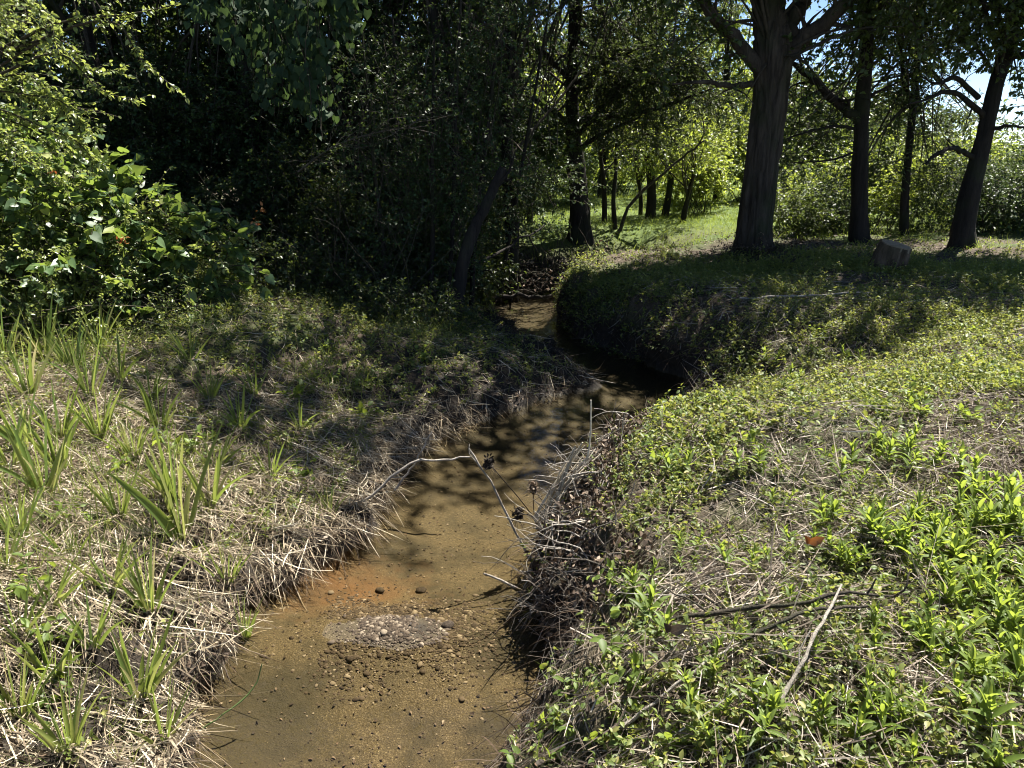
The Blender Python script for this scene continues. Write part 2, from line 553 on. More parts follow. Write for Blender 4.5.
def ground_mat():
    m, nt, out = mat_new('ground')
    geo = nt.nodes.new('ShaderNodeNewGeometry')
    pos = geo.outputs['Position']
    sep = nt.nodes.new('ShaderNodeSeparateXYZ')
    nt.links.new(pos, sep.inputs[0])
    z = sep.outputs['Z']
    a, b_, c = noise(nt, 2.2, 6, pos), noise(nt, 24, 6, pos, .7), noise(nt, 130, 4, pos, .7)
    soil = ramp(nt, b_, [(.3, (.016, .012, .009)), (.5, (.045, .033, .023)), (.7, (.10, .078, .054))])
    thatch = ramp(nt, c, [(.3, (.018, .013, .009)), (.5, (.055, .042, .028)), (.72, (.17, .14, .095))])
    land = mixc(nt, maprange(nt, a, .38, .6), soil, thatch)
    green = ramp(nt, c, [(.3, (.02, .035, .01)), (.7, (.08, .115, .03))])
    land = mixc(nt, maprange(nt, noise(nt, .9, 5, pos), .46, .62, 0, .8), land, green)
    # far meadow is grassier
    fm = nt.nodes.new('ShaderNodeMath')
    fm.operation = 'MULTIPLY'
    nt.links.new(maprange(nt, sep.outputs['Y'], 13, 17, 0, .85), fm.inputs[0])
    nt.links.new(maprange(nt, sep.outputs['X'], -1.2, .8), fm.inputs[1])
    far = fm.outputs[0]
    meadow = ramp(nt, b_, [(.3, (.045, .08, .015)), (.7, (.11, .155, .035))])
    land = mixc(nt, far, land, meadow)
    # wet mud on the cut banks, sand and silt under water
    mud = ramp(nt, b_, [(.3, (.010, .008, .006)), (.7, (.035, .026, .018))])
    sand = ramp(nt, c, [(.3, (.028, .019, .007)), (.47, (.062, .045, .020)), (.6, (.102, .077, .039)), (.74, (.34, .27, .16))])
    silt = mixc(nt, maprange(nt, noise(nt, 3.1, 5, pos), .44, .62), sand, (.034, .026, .011))
    # rust-coloured iron bloom by the gravel bar
    vd = nt.nodes.new('ShaderNodeVectorMath')
    vd.operation = 'DISTANCE'
    sc_ = nt.nodes.new('ShaderNodeMapping')
    sc_.inputs['Scale'].default_value = (1, 1.35, .0)
    nt.links.new(pos, sc_.inputs['Vector'])
    nt.links.new(sc_.outputs[0], vd.inputs[0])
    vd.inputs[1].default_value = (-.92, 3.86 * 1.35, 0)
    wob = nt.nodes.new('ShaderNodeMath')
    wob.operation = 'MULTIPLY_ADD'
    nt.links.new(noise(nt, 7, 5, pos), wob.inputs[0])
    wob.inputs[1].default_value = -.9
    nt.links.new(vd.outputs['Value'], wob.inputs[2])
    rust = maprange(nt, wob.outputs[0], -.40, .10, .72, 0)
    silt = mixc(nt, maprange(nt, sep.outputs['Y'], 4.2, 6.6, 0, .8), silt, mixc(nt, maprange(nt, b_, .35, .65), (.022, .018, .009), (.058, .045, .022)))  # bed darkened upstream, shade and dark reflections put into its colour
    silt = mixc(nt, rust, silt, (.12, .056, .018))
    vd2 = nt.nodes.new('ShaderNodeVectorMath')
    vd2.operation = 'DISTANCE'
    nt.links.new(pos, vd2.inputs[0])
    vd2.inputs[1].default_value = (-1.1, 2.75, -.75)
    wob2 = nt.nodes.new('ShaderNodeMath')
    wob2.operation = 'MULTIPLY_ADD'
    nt.links.new(noise(nt, 6, 5, pos), wob2.inputs[0])
    wob2.inputs[1].default_value = -.4
    nt.links.new(vd2.outputs['Value'], wob2.inputs[2])
    silt = mixc(nt, maprange(nt, wob2.outputs[0], .0, .22, .8, 0), silt, (.030, .024, .011))
    zn = nt.nodes.new('ShaderNodeMath')
    zn.operation = 'MULTIPLY_ADD'
    nt.links.new(b_, zn.inputs[0])
    zn.inputs[1].default_value = .16
    nt.links.new(z, zn.inputs[2])
    bank = mixc(nt, maprange(nt, zn.outputs[0], -.36, -.14), mud, land)
    bed = maprange(nt, z, -.70, -.67)
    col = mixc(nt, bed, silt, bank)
    bs = nt.nodes.new('ShaderNodeBsdfPrincipled')
    nt.links.new(col, bs.inputs['Base Color'])
    nt.links.new(maprange(nt, z, -.68, -.45, .6, .95), bs.inputs['Roughness'])
    bs.inputs['Specular IOR Level'].default_value = .25
    bp = nt.nodes.new('ShaderNodeBump')
    bp.inputs['Strength'].default_value = .8
    bp.inputs['Distance'].default_value = .02
    ad = nt.nodes.new('ShaderNodeMath')
    ad.operation = 'MULTIPLY_ADD'
    nt.links.new(c, ad.inputs[0])
    ad.inputs[1].default_value = .35
    nt.links.new(b_, ad.inputs[2])
    nt.links.new(ad.outputs[0], bp.inputs['Height'])
    nt.links.new(bp.outputs[0], bs.inputs['Normal'])
    nt.links.new(bs.outputs[0], out.inputs[0])
    return m


def water_mat():
    m, nt, out = mat_new('creek_water')
    geo = nt.nodes.new('ShaderNodeNewGeometry')
    mp = nt.nodes.new('ShaderNodeMapping')
    mp.inputs['Scale'].default_value = (1.0, .6, 1)
    nt.links.new(geo.outputs['Position'], mp.inputs['Vector'])
    h = noise(nt, 14, 3, mp.outputs[0], .5)
    h2 = noise(nt, 2.2, 2, mp.outputs[0], .5)
    ad = nt.nodes.new('ShaderNodeMath')
    ad.operation = 'MULTIPLY_ADD'
    nt.links.new(h, ad.inputs[0])
    ad.inputs[1].default_value = .3
    nt.links.new(h2, ad.inputs[2])
    bp = nt.nodes.new('ShaderNodeBump')
    bp.inputs['Strength'].default_value = .22
    bp.inputs['Distance'].default_value = .05
    nt.links.new(ad.outputs[0], bp.inputs['Height'])
    fr = nt.nodes.new('ShaderNodeFresnel')
    fr.inputs['IOR'].default_value = 1.333
    nt.links.new(bp.outputs[0], fr.inputs['Normal'])
    gl = nt.nodes.new('ShaderNodeBsdfGlossy')
    gl.inputs['Roughness'].default_value = .02
    nt.links.new(bp.outputs[0], gl.inputs['Normal'])
    tr = nt.nodes.new('ShaderNodeBsdfTransparent')
    tr.inputs['Color'].default_value = (.90, .865, .76, 1)
    mx = nt.nodes.new('ShaderNodeMixShader')
    nt.links.new(fr.outputs[0], mx.inputs[0])
    nt.links.new(tr.outputs[0], mx.inputs[1])
    nt.links.new(gl.outputs[0], mx.inputs[2])
    nt.links.new(mx.outputs[0], out.inputs[0])
    return m


# ------------------------------------------------------------------ ground and water
def axis(lo, dense, hi, step, grow=1.16):
    a = list(np.arange(dense[0], dense[1], step))
    s = step
    while a[-1] < hi:
        s *= grow
        a.append(a[-1] + s)
    s = step
    while a[0] > lo:
        s *= grow
        a.insert(0, a[0] - s)
    return np.array(a)


def build_ground():
    xs = axis(-600, (-3.6, 4.2), 600, .032)
    ys = axis(-20, (1.4, 10.5), 900, .034)
    X, Y = np.meshgrid(xs, ys)
    Z = gz(X, Y)
    # undercut lip: push the steep bank edge out over the water a little
    sh = lip_shift(X, Y, Z)
    V = np.stack([X + sh, Y, Z], -1).reshape(-1, 3)
    ny, nx = X.shape
    i = np.arange(ny - 1)[:, None] * nx + np.arange(nx - 1)[None]
    Fq = np.stack([i, i + 1, i + nx + 1, i + nx], -1).reshape(-1, 4)
    g = Geo()
    g.add(V, Fq)
    o = g.build('ground', ground_mat())
    tag(o, kind='structure')
    g = Geo()
    ys = np.linspace(-6, 15.5, 90)
    l, r = np.interp(ys, _ey, _el) - .35, np.interp(ys, _ey, _er) + .35
    V = np.concatenate([np.stack([l, ys, ys * 0 + WATER], -1), np.stack([r, ys, ys * 0 + WATER], -1)])
    n = len(ys)
    g.add(V, [(k, n + k, n + k + 1, k + 1) for k in range(n - 1)])
    tag(g.build('water', water_mat()), kind='structure')


build_ground()


def left_edge(y):
    return np.interp(y, _ey, _el)


def right_edge(y):
    return np.interp(y, _ey, _er)


def slope_dir(x, y, e=.08):
    gx = (gz(x + e, y) - gz(x - e, y)) / (2 * e)
    gy = (gz(x, y + e) - gz(x, y - e)) / (2 * e)
    return gx, gy


# ------------------------------------------------------------------ ground stuff
def scatter(n, x0, x1, y0, y1, mask, power=1.0):
    """rejection sampling, thinned with distance"""
    xs, ys = [], []
    tot = 0
    while tot < n:
        x = RNG.uniform(x0, x1, n * 2)
        y = y0 + (y1 - y0) * RNG.random(n * 2) ** power
        k = RNG.random(n * 2) < mask(x, y)
        k &= np.abs(x) < .75 * y + .8
        xs.append(x[k])
        ys.append(y[k])
        tot += int(k.sum())
        if not k.any():
            break
    return np.concatenate(xs)[:n], np.concatenate(ys)[:n]


def lying(n, x, y, g, L, wd, seg, lift=.12, aim=None, aim_w=0., bendk=.25, mat=0, rnd=None, off=.01):
    gx, gy = slope_dir(x, y)
    a = RNG.uniform(0, 2 * math.pi, n)
    d = np.stack([np.cos(a), np.sin(a)], -1)
    if aim is not None:
        d = nrm(d * (1 - aim_w) + aim * aim_w)
    dz = d[:, 0] * gx + d[:, 1] * gy
    D = np.stack([d[:, 0], d[:, 1], np.clip(dz, -1.2, .8) + RNG.normal(0, lift, n)], -1)
    P = g3(x, y, off + np.abs(RNG.normal(0, .025, n)))
    P = P - nrm(D) * (L * .3)[:, None] * np.array([1, 1, 1.])
    P[:, 2] = np.maximum(P[:, 2], gz(P[:, 0], P[:, 1]) + .004)
    bend = rv(n) * bendk * RNG.random(n)[:, None]
    strips(g, P, D, L, wd, bend, seg, rnd=rnd, mat=mat, tip=.3)


def build_thatch():
    g = Geo()
    # left bank: a mat of straw combed down to the creek
    def mk(x, y):
        d = left_edge(y) - x
        m = (d > -.02) * np.clip(1.25 - d / 4.5, .12, 1)
        return m * np.clip(.25 + 1.5 * (n2(x, y, 1.3, 9) - .25), .15, 1) * np.clip((6.9 - y) / 1.6, 0.12, 1)
    n = 21000
    x, y = scatter(n, -6, 1.2, 1.5, 9.5, mk, 1.3)
    n = len(x)
    L = RNG.uniform(.07, .34, n)
    d = left_edge(y) - x
    aim = np.stack([np.full(n, .8), np.full(n, -.75)], -1)
    lying(n, x, y, g, L, RNG.uniform(.0022, .0075, n), 4, .13, aim, .55, bendk=.75)
    # fine bits
    n = 16000
    x, y = scatter(n, -5, 1, 1.5, 8, mk, 1.3)
    n = len(x)
    lying(n, x, y, g, RNG.uniform(.04, .14, n), RNG.uniform(.0015, .004, n), 2, .3)
    # stalks hanging over the left edge
    n = 450
    y = RNG.uniform(2.0, 6.4, n)
    x = left_edge(y) - RNG.uniform(.02, .3, n)
    D = np.stack([RNG.normal(.55, .4, n), RNG.normal(-.5, .4, n), RNG.normal(-.05, .35, n)], -1)
    strips(g, g3(x, y, .04), D, RNG.uniform(.08, .28, n), RNG.uniform(.002, .006, n), np.stack([RNG.normal(0, .1, n), RNG.normal(0, .1, n), -RNG.uniform(.1, .6, n)], -1), 4, tip=.3)
    tag(g.build('dead_straw', M['straw']), 'mat of pale dead straw combed down the left bank', 'straw', None, 'stuff')

    g = Geo()
    def mk(x, y):
        d = x - right_edge(y)
        m = (d > -.02) * np.clip(.45 + 1.3 * (n2(x, y, 1.1, 11) - .25), .3, 1)
        return m * np.where(y < 4.6, 1, .55)
    n = 21000
    x, y = scatter(n, -.2, 7.5, 1.4, 9.5, mk, 1.4)
    n = len(x)
    lying(n, x, y, g, RNG.uniform(.06, .34, n), RNG.uniform(.002, .0065, n), 4, .22, bendk=.35)
    n = 17000
    x, y = scatter(n, -.2, 7, 1.4, 8.5, mk, 1.4)
    n = len(x)
    lying(n, x, y, g, RNG.uniform(.03, .12, n), RNG.uniform(.002, .006, n), 2, .35)
    # upright broken stubs
    n = 900
    x, y = scatter(n, -.2, 6, 1.5, 8, mk, 1.4)
    n = len(x)
    strips(g, g3(x, y), np.array([0, 0, 1.]) + RNG.normal(size=(n, 3)) * .45, RNG.uniform(.05, .22, n), RNG.uniform(.002, .005, n), rv(n) * .2, 3, tip=.5)
    tag(g.build('dead_stems', M['stem']), 'litter of grey broken weed stems over the right bank', 'plant litter', None, 'stuff')

    # rotting leaves and root hairs on the cut banks and in the shade
    g = Geo()
    n = 9000
    y = RNG.uniform(1.8, 12.5, n)
    sidek = RNG.random(n) < .5
    off = np.abs(RNG.normal(0, .22, n))
    x = np.where(sidek, left_edge(y) - off, right_edge(y) + off)
    P = g3(x, y, .012)
    leaves(g, HEX, P, rv(n) * np.array([1, 1, .6]), rv(n), RNG.uniform(.012, .045, n))
    n = 16000
    x, y = scatter(n, -6, 8, 3, 15, lambda x, y: np.where((x > right_edge(y)) | (x < left_edge(y)), np.where((y > 7) | (x < -1.5), .9, .25), 0), 1.0)
    n = len(x)
    leaves(g, HEX, g3(x, y, .012), rv(n) * np.array([1, 1, .3]), nrm(np.array([0, 0, 1.]) + RNG.normal(size=(n, 3)) * .5), RNG.uniform(.02, .06, n))
    n = 2600
    y = RNG.uniform(2.2, 12, n)
    l, r = left_edge(y), right_edge(y)
    x = l + (r - l) * RNG.beta(.9, .9, n)
    leaves(g, HEX, g3(x, y, .006), rv(n) * np.array([1, 1, .1]), nrm(np.array([0, 0, 1.]) + RNG.normal(size=(n, 3)) * .25), RNG.uniform(.006, .026, n), RNG.random(n) ** 1.6)
    # hair roots dangling from the bank lips
    n = 3800
    y = RNG.uniform(1.9, 11.5, n)
    sidek = RNG.random(n) < .4
    off = RNG.uniform(.0, .16, n)
    x = np.where(sidek, left_edge(y) - off, right_edge(y) + off)
    D = np.stack([np.where(sidek, 1., -1.) * RNG.uniform(.1, .9, n), RNG.normal(0, .5, n), RNG.normal(.0, .5, n)], -1)
    strips(g, g3(x, y, .02), D, RNG.uniform(.06, .3, n), RNG.uniform(.0015, .005, n), np.stack([RNG.normal(0, .2, n), RNG.normal(0, .2, n), -RNG.uniform(.2, .9, n)], -1), 4, tip=.3)
    tag(g.build('leaf_litter', M['litter']), 'dark rotting leaves and root hairs along the creek banks', 'leaf litter', None, 'stuff')


build_thatch()


def sprigs(g, n, x, y, hmin, hmax, per, size, tmpl, lean=.5, stem_mat=None, k=4):
    P = g3(x, y, -.005)
    D = np.array([0, 0, 1.]) + RNG.normal(size=(n, 3)) * lean
    D[:, 2] = np.abs(D[:, 2]) * .8 + .2
    paths = walk(P, D, RNG.uniform(hmin, hmax, n), k, .22)
    twig_leaves(g, tmpl, paths, per, size, 1.0, .9)
    if stem_mat is not None:
        tubes(g, paths, np.linspace(.0016, .0007, k)[None], 3, stem_mat, cap=False)


def build_cover():
    # right bank: patchy small-leaved creeping plants
    def mk(x, y):
        d = x - right_edge(y)
        f = np.clip(5 * (n2(x, y, .95, 13) - .44), 0, 1) * .9 + np.clip(4 * (n2(x, y, 2.6, 14) - .52), 0, 1) * .6
        f = np.clip(f, 0.03, 1)
        f = np.where(y > 4.2, np.clip(f + .12, 0, 1), np.clip(f * .8 + .05, 0, 1))
        f = np.where((d < .3), f * .35, f)
        return (d > .06) * f
    g = Geo()
    n = 20000
    x, y = scatter(n, 0, 8.5, 1.5, 11, mk, 1.25)
    n = len(x)
    sprigs(g, n, x, y, .04, .13, 9, .026, HEX, .6, 1)
    n = 5500
    x, y = scatter(n, 0, 8.5, 3.6, 12, mk, 1.0)
    n = len(x)
    sprigs(g, n, x, y, .06, .20, 10, .032, HEX, .5, 1)
    n = 900
    y = RNG.uniform(7.2, 12.4, n)
    x = right_edge(y) + np.abs(RNG.normal(0, .3, n))
    sprigs(g, n, x, y, .08, .26, 9, .034, HEX, .9, 1)
    n = 1300
    x, y = scatter(n, 0, 8.5, 3.6, 9.5, lambda x, y: (x - right_edge(y) > .2) * np.clip(5 * (n2(x, y, 1.4, 23) - .52), 0, 1), 1.0)
    n = len(x)
    sprigs(g, n, x, y, .06, .15, 8, .042, HEX, .5, 1)
    tag(g.build('creeping_weeds', [M['cover'], M['green_stem']]), 'low small leaved creeping weeds in yellow green patches on right bank', 'ground cover', None, 'stuff')

    # left bank: thinner green among the straw
    g = Geo()
    def ml(x, y):
        d = left_edge(y) - x
        f = np.clip(3.0 * (n2(x, y, 1.0, 15) - .45), 0, 1) + .05
        f = np.where(y > 6.2, f + .25, f)
        f = np.where(d > 2.2, f + .2, f)
        return (d > .3) * f
    n = 9000
    x, y = scatter(n, -7, 1, 1.6, 10.5, ml, 1.15)
    n = len(x)
    sprigs(g, n, x, y, .04, .14, 8, .028, HEX, .6, 1)
    n = 3300
    x, y = scatter(n, -8, 1.0, 5.6, 12.5, lambda x, y: (left_edge(y) - x > .4) * np.clip((y - 5.4) / 1.2, .1, 1), 1.0)
    n = len(x)
    sprigs(g, n, x, y, .06, .20, 10, .036, HEX, .7, 1)
    tag(g.build('bank_greenery', [M['cover'], M['green_stem']]), 'small green herbs sprouting through straw on left bank', 'ground cover', None, 'stuff')

    # fine grass on both banks and across the far lawn
    g = Geo()
    def mg(x, y):
        dl, dr = left_edge(y) - x, x - right_edge(y)
        f = np.clip(2.5 * (n2(x, y, 1.6, 17) - .42), 0, 1) + .06
        far = y > 14
        return np.where(far, 1.0, ((dl > .12) | (dr > .08)) * f)
    n = 20000
    x, y = scatter(n, -6, 8, 1.5, 11, mg, 1.2)
    n = len(x)
    a = RNG.normal(size=(n, 3)) * .55
    strips(g, g3(x, y, -.004), np.array([0, 0, 1.]) + a, RNG.uniform(.04, .18, n), RNG.uniform(.0018, .0045, n), RNG.normal(size=(n, 3)) * .25 + np.array([0, 0, -.2]), 3, tip=.08)
    n = 5200
    x, y = scatter(n, -6.5, 0, 1.6, 9.5, lambda x, y: (left_edge(y) - x > .25) * np.clip(4 * (n2(x, y, 1.5, 19) - .52), 0.01, 1), 1.15)
    n = len(x)
    strips(g, g3(x, y, -.004), np.array([0, 0, 1.]) + RNG.normal(size=(n, 3)) * .4, RNG.uniform(.10, .32, n), RNG.uniform(.003, .007, n), RNG.normal(size=(n, 3)) * .3 + np.array([0, 0, -.25]), 5, tip=.06)
    tag(g.build('grass', M['grass']), 'thin grass over both creek banks', 'grass', None, 'stuff')
    g = Geo()
    n = 60000
    x, y = scatter(n, -2, 22, 9, 26, mg, 1.0)
    n = len(x)
    strips(g, g3(x, y, -.004), np.array([0, 0, 1.]) + RNG.normal(size=(n, 3)) * .6, RNG.uniform(.05, .20, n), RNG.uniform(.004, .011, n), RNG.normal(size=(n, 3)) * .3 + np.array([0, 0, -.2]), 2, tip=.1)
    n = 9000
    x, y = scatter(n, -4, 26, 24, 48, lambda x, y: x * 0 + 1., 1.0)
    n = len(x)
    strips(g, g3(x, y, -.004), np.array([0, 0, 1.]) + RNG.normal(size=(n, 3)) * .6, RNG.uniform(.12, .4, n), RNG.uniform(.015, .035, n), RNG.normal(size=(n, 3)) * .3, 2, tip=.1)
    tag(g.build('lawn_grass', M['lawn']), 'short grass of the sunny lawn behind the creek', 'grass', None, 'stuff')


build_cover()


# ------------------------------------------------------------------ stones
def stone_geo(g, P, S, rnd, rng):
    """squashed irregular pebbles"""
    bm_v = []
    t = (1 + 5 ** .5) / 2
    I = nrm(np.array([(-1, t, 0), (1, t, 0), (-1, -t, 0), (1, -t, 0), (0, -1, t), (0, 1, t), (0, -1, -t), (0, 1, -t), (t, 0, -1), (t, 0, 1), (-t, 0, -1), (-t, 0, 1)], float))
    F0 = [(0, 11, 5), (0, 5, 1), (0, 1, 7), (0, 7, 10), (0, 10, 11), (1, 5, 9), (5, 11, 4), (11, 10, 2), (10, 7, 6), (7, 1, 8), (3, 9, 4), (3, 4, 2), (3, 2, 6), (3, 6, 8), (3, 8, 9), (4, 9, 5), (2, 4, 11), (6, 2, 10), (8, 6, 7), (9, 8, 1)]
    V = [tuple(v) for v in I]
    cache, F1 = {}, []
    def mid(a, b):
        k = (min(a, b), max(a, b))
        if k not in cache:
            m = np.array(V[a]) + np.array(V[b])
            V.append(tuple(m / np.linalg.norm(m)))
            cache[k] = len(V) - 1
        return cache[k]
    for a, b, c in F0:
        ab, bc, ca = mid(a, b), mid(b, c), mid(c, a)
        F1 += [(a, ab, ca), (b, bc, ab), (c, ca, bc), (ab, bc, ca)]
    U = np.array(V)
    n = len(P)
    k = len(U)
    sc3 = np.stack([rng.uniform(.7, 1.25, n), rng.uniform(.6, 1.0, n), rng.uniform(.35, .7, n)], -1)
    r = 1 + (rng.random((n, k)) - .5) * .28
    a = rng.uniform(0, 6.28, n)
    L = U[None] * r[..., None] * sc3[:, None] * np.asarray(S)[:, None, None]
    ca, sa = np.cos(a)[:, None], np.sin(a)[:, None]
    X = L[..., 0] * ca - L[..., 1] * sa
    Y = L[..., 0] * sa + L[..., 1] * ca
    VV = np.stack([X, Y, L[..., 2]], -1) + P[:, None]
    FF = (np.array(F1)[None] + (np.arange(n) * k)[:, None, None]).reshape(-1, 3)
    g.add(VV.reshape(-1, 3), FF, np.repeat(rnd, k))


def build_stones():
    rng = np.random.default_rng(5)
    g = Geo()
    n = 9000
    r = rng.normal(size=(n, 2)) * np.array([.25, .18])
    x, y = -.62 + r[:, 0], 3.38 + r[:, 1]
    k = rng.random(n) < np.clip(.25 + 3 * (n2(x, y, 5, 41) - .35), .05, 1)
    x, y, n = x[k], y[k], int(k.sum())
    S = rng.uniform(.003, .010, n) * np.where(rng.random(n) < .10, 2.0, 1)
    stone_geo(g, g3(x, y, 0) - np.stack([S * 0, S * 0, S * .15], -1), S, rng.random(n), rng)
    n = 1500
    y = 2.3 + 5.5 * rng.random(n) ** 1.3
    l, rr = left_edge(y), right_edge(y)
    x = l + (rr - l) * rng.beta(2, 2, n)
    stone_geo(g, g3(x, y, 0), rng.uniform(.002, .008, n), rng.random(n), rng)
    tag(g.build('gravel', M['stone']), 'fine pale gravel heaped in a low bar in the shallow creek', 'gravel', None, 'stuff')
    spots = [((380, 592), .026, .35, 'dark mottled stone above the gravel bar near left bank'),
             ((421, 592), .034, .12, 'long dark stone at the upstream end of the gravel bar'),
             ((458, 602), .018, .8, 'pale stone at the right upper corner of the gravel bar'),
             ((448, 627), .034, .08, 'flat dark wet stone just right of the gravel bar'),
             ((384, 633), .022, .95, 'white stone in the middle of the gravel bar'),
             ((462, 700), .017, .75, 'lone pale brown pebble in open water below the gravel bar'),
             ((350, 660), .024, .10, 'dark wet stone at the downstream tip of the gravel bar'),
             ((331, 594), .018, .9, 'small white stone in the rusty water by left bank'),
             ((345, 618), .020, .45, 'rounded tan stone at the left side of the gravel bar'),
             ((410, 612), .020, .65, 'angular buff stone towards the right of the gravel bar')]
    for (px, py), s, r, lab in spots:
        p = G(px, py)
        p[2] += s * .2
        g = Geo()
        stone_geo(g, np.array([p]), np.array([s]), np.array([r]), rng)
        tag(g.build('stone', M['stone'], origin=p), lab, 'stone', 'larger stones around the gravel bar')


build_stones()


# ------------------------------------------------------------------ tufts, weeds
def sedge_mesh(seed, n, L, wd):
    rng = np.random.default_rng(seed)
    g = Geo()
    a = rng.uniform(0, 2 * math.pi, n)
    out = rng.uniform(.03, .45, n)
    D = np.stack([np.cos(a) * out, np.sin(a) * out, np.ones(n)], -1)
    P = np.stack([np.cos(a), np.sin(a), a * 0], -1) * rng.uniform(0, .03, n)[:, None]
    P[:, 2] = -.015
    ln = L * rng.uniform(.45, 1.05, n)
    bend = np.stack([np.cos(a), np.sin(a), -np.ones(n) * .9], -1) * (rng.uniform(.0, .55, n) * out * 1.3)[:, None]
    strips(g, P, D, ln, wd * rng.uniform(.6, 1.15, n), bend, 8, side=np.stack([-np.sin(a), np.cos(a), a * 0], -1) + rng.normal(size=(n, 3)) * .3, fold=.16, tip=.03, rng=rng,
           rnd=np.clip(rng.random(n) * .85 + (rng.random(n) < .15) * .5, 0, 1))
    # a few withered blades at the foot
    m = max(3, n // 3)
    a = rng.uniform(0, 6.28, m)
    strips(g, np.zeros((m, 3)), np.stack([np.cos(a), np.sin(a), rng.uniform(.1, .6, m)], -1), L * rng.uniform(.3, .6, m), wd * .6, np.tile((0, 0, -.4), (m, 1)) * 1., 5, mat=1, rng=rng)
    return g


def copy_at(proto, name, p, rz, s, label, cat, group):
    o = proto.copy()
    o.name = name
    COL.objects.link(o)
    o.location = p
    o.rotation_euler = (random.uniform(-.08, .08), random.uniform(-.08, .08), rz)
    o.scale = (s, s, s * random.uniform(.9, 1.1))
    return tag(o, label, cat, group)


def build_sedges():
    protos = [sedge_mesh(s, n, L, w) for s, n, L, w in ((1, 18, .48, .026), (2, 13, .56, .024), (3, 22, .42, .016), (4, 11, .44, .020), (5, 10, .58, .030))]
    objs = [None] * 5
    spots = [(183, 540, 4, 1.35, 'tall bright green sedge clump standing alone in mid left bank straw'),
             (150, 610, 2, .95, 'narrow yellowish sedge tuft below the tall bright clump'),
             (140, 700, 0, .8, 'broad sedge clump with pale bent blades at lower left water edge'),
             (92, 650, 3, .7, None), (45, 495, 1, 1.0, 'long upright sedge clump left of the tall bright clump'), (12, 470, 1, .9, None),
             (100, 440, 2, 1.0, None), (240, 430, 3, .9, None), (30, 400, 0, .9, None), (150, 400, 3, .8, None),
             (215, 470, 3, .8, None), (100, 350, 2, 1.1, None), (35, 335, 0, 1.1, None), (75, 315, 0, 1.2, None), (20, 720, 2, .8, None),
             (70, 755, 2, .8, None), (165, 745, 3, .7, None), (228, 585, 2, .7, None), (245, 640, 2, .55, None),
             (5, 570, 3, .8, None), (120, 520, 2, .8, None), (70, 560, 3, .6, None), (270, 480, 3, .7, None), (190, 360, 3, .9, None),
             (330, 520, 2, .6, None), (60, 470, 1, .9, None), (175, 505, 4, .9, None), (210, 510, 1, .8, None), (300, 430, 3, .7, None), (20, 640, 3, .7, None),
             (125, 300, 0, 1.2, None), (5, 360, 1, 1., None), (90, 400, 1, .9, None), (135, 460, 2, .8, None), (25, 450, 4, .9, None), (60, 440, 3, 1., None), (75, 370, 2, 1.1, None), (20, 540, 2, .8, None), (110, 590, 3, .8, None), (50, 610, 3, .7, None), (160, 430, 1, .8, None), (55, 680, 1, .7, None), (120, 380, 3, .9, None), (45, 360, 1, 1., None), (210, 400, 2, .8, None), (255, 395, 3, .8, None)]
    for px, py, k, s, lab in spots:
        p = G(px, py)
        p[2] -= .01
        s *= 1.15
        row = 'far' if py < 420 else 'mid' if py < 600 else 'near'
        lab = lab or {'far': 'green sedge tuft below the vine covered shrubs on upper left bank', 'mid': 'small sedge tuft among straw around the tall bright clump',
                      'near': 'small sedge tuft in straw near the lower left water edge'}[row]
        if objs[k] is None:
            o = protos[k].build('sedge_clump', [M['sedge'], M['straw']])
            objs[k] = o
            o.location = p
            o.rotation_euler = (0, 0, random.uniform(0, 6.28))
            o.scale = (s,) * 3
            tag(o, lab, 'sedge', 'sedge clumps on the left bank')
        else:
            copy_at(objs[k], 'sedge_clump', p, random.uniform(0, 6.28), s, lab, 'sedge', 'sedge clumps on the left bank')


build_sedges()


def weed_mesh(seed, stems, hgt, ll):
    rng = np.random.default_rng(seed)
    g = Geo()
    n = stems
    P = np.concatenate([rng.normal(size=(n, 2)) * .035, np.full((n, 1), -.01)], 1)
    D = np.concatenate([P[:, :2] * 6 + rng.normal(size=(n, 2)) * .18, np.ones((n, 1))], 1)
    paths = walk(P, D, hgt * rng.uniform(.55, 1.1, n), 6, .08, 0, rng)
    tubes(g, paths, np.linspace(.0028, .0012, 6)[None], 5, 1, cap=False)
    for i in range(n):
        q = paths[i]
        m = 6
        t = np.linspace(.3, 1, m) * 5
        az = rng.uniform(0, 6.28)
        for j, tt in enumerate(t):
            k = min(int(tt), 4)
            p = q[k] + (q[k + 1] - q[k]) * (tt - k)
            for s in (0, math.pi):
                a = az + s + j * 1.57 + rng.normal(0, .35)
                el = .5 + .75 * j / m + rng.normal(0, .22)
                d = np.array([math.cos(a) * math.cos(el), math.sin(a) * math.cos(el), math.sin(el)])
                nn = np.array([-math.cos(a) * math.sin(el), -math.sin(a) * math.sin(el), math.cos(el)]) + rng.normal(size=3) * .12
                sz = ll * (1.05 - .45 * j / m) * rng.uniform(.75, 1.15)
                leaves(g, LANCE, p[None], d[None], nn[None], sz, np.array([min(1, .15 + .6 * j / m + rng.random() * .3)]), 0, rng)
    return g


def broad_mesh(seed):
    """low weed with egg-shaped leaves on arching stems"""
    rng = np.random.default_rng(seed)
    g = Geo()
    n = 7
    a = rng.uniform(0, 6.28, n)
    D = np.stack([np.cos(a) * .8, np.sin(a) * .8, np.ones(n)], -1)
    paths = walk(np.zeros((n, 3)) - np.array([0, 0, .01]), D, rng.uniform(.08, .2, n), 5, .15, .08, rng)
    tubes(g, paths, np.linspace(.0022, .001, 5)[None], 4, 1, cap=False)
    twig_leaves(g, HEX, paths, 7, .048, 1, 1.0, rng=rng)
    return g


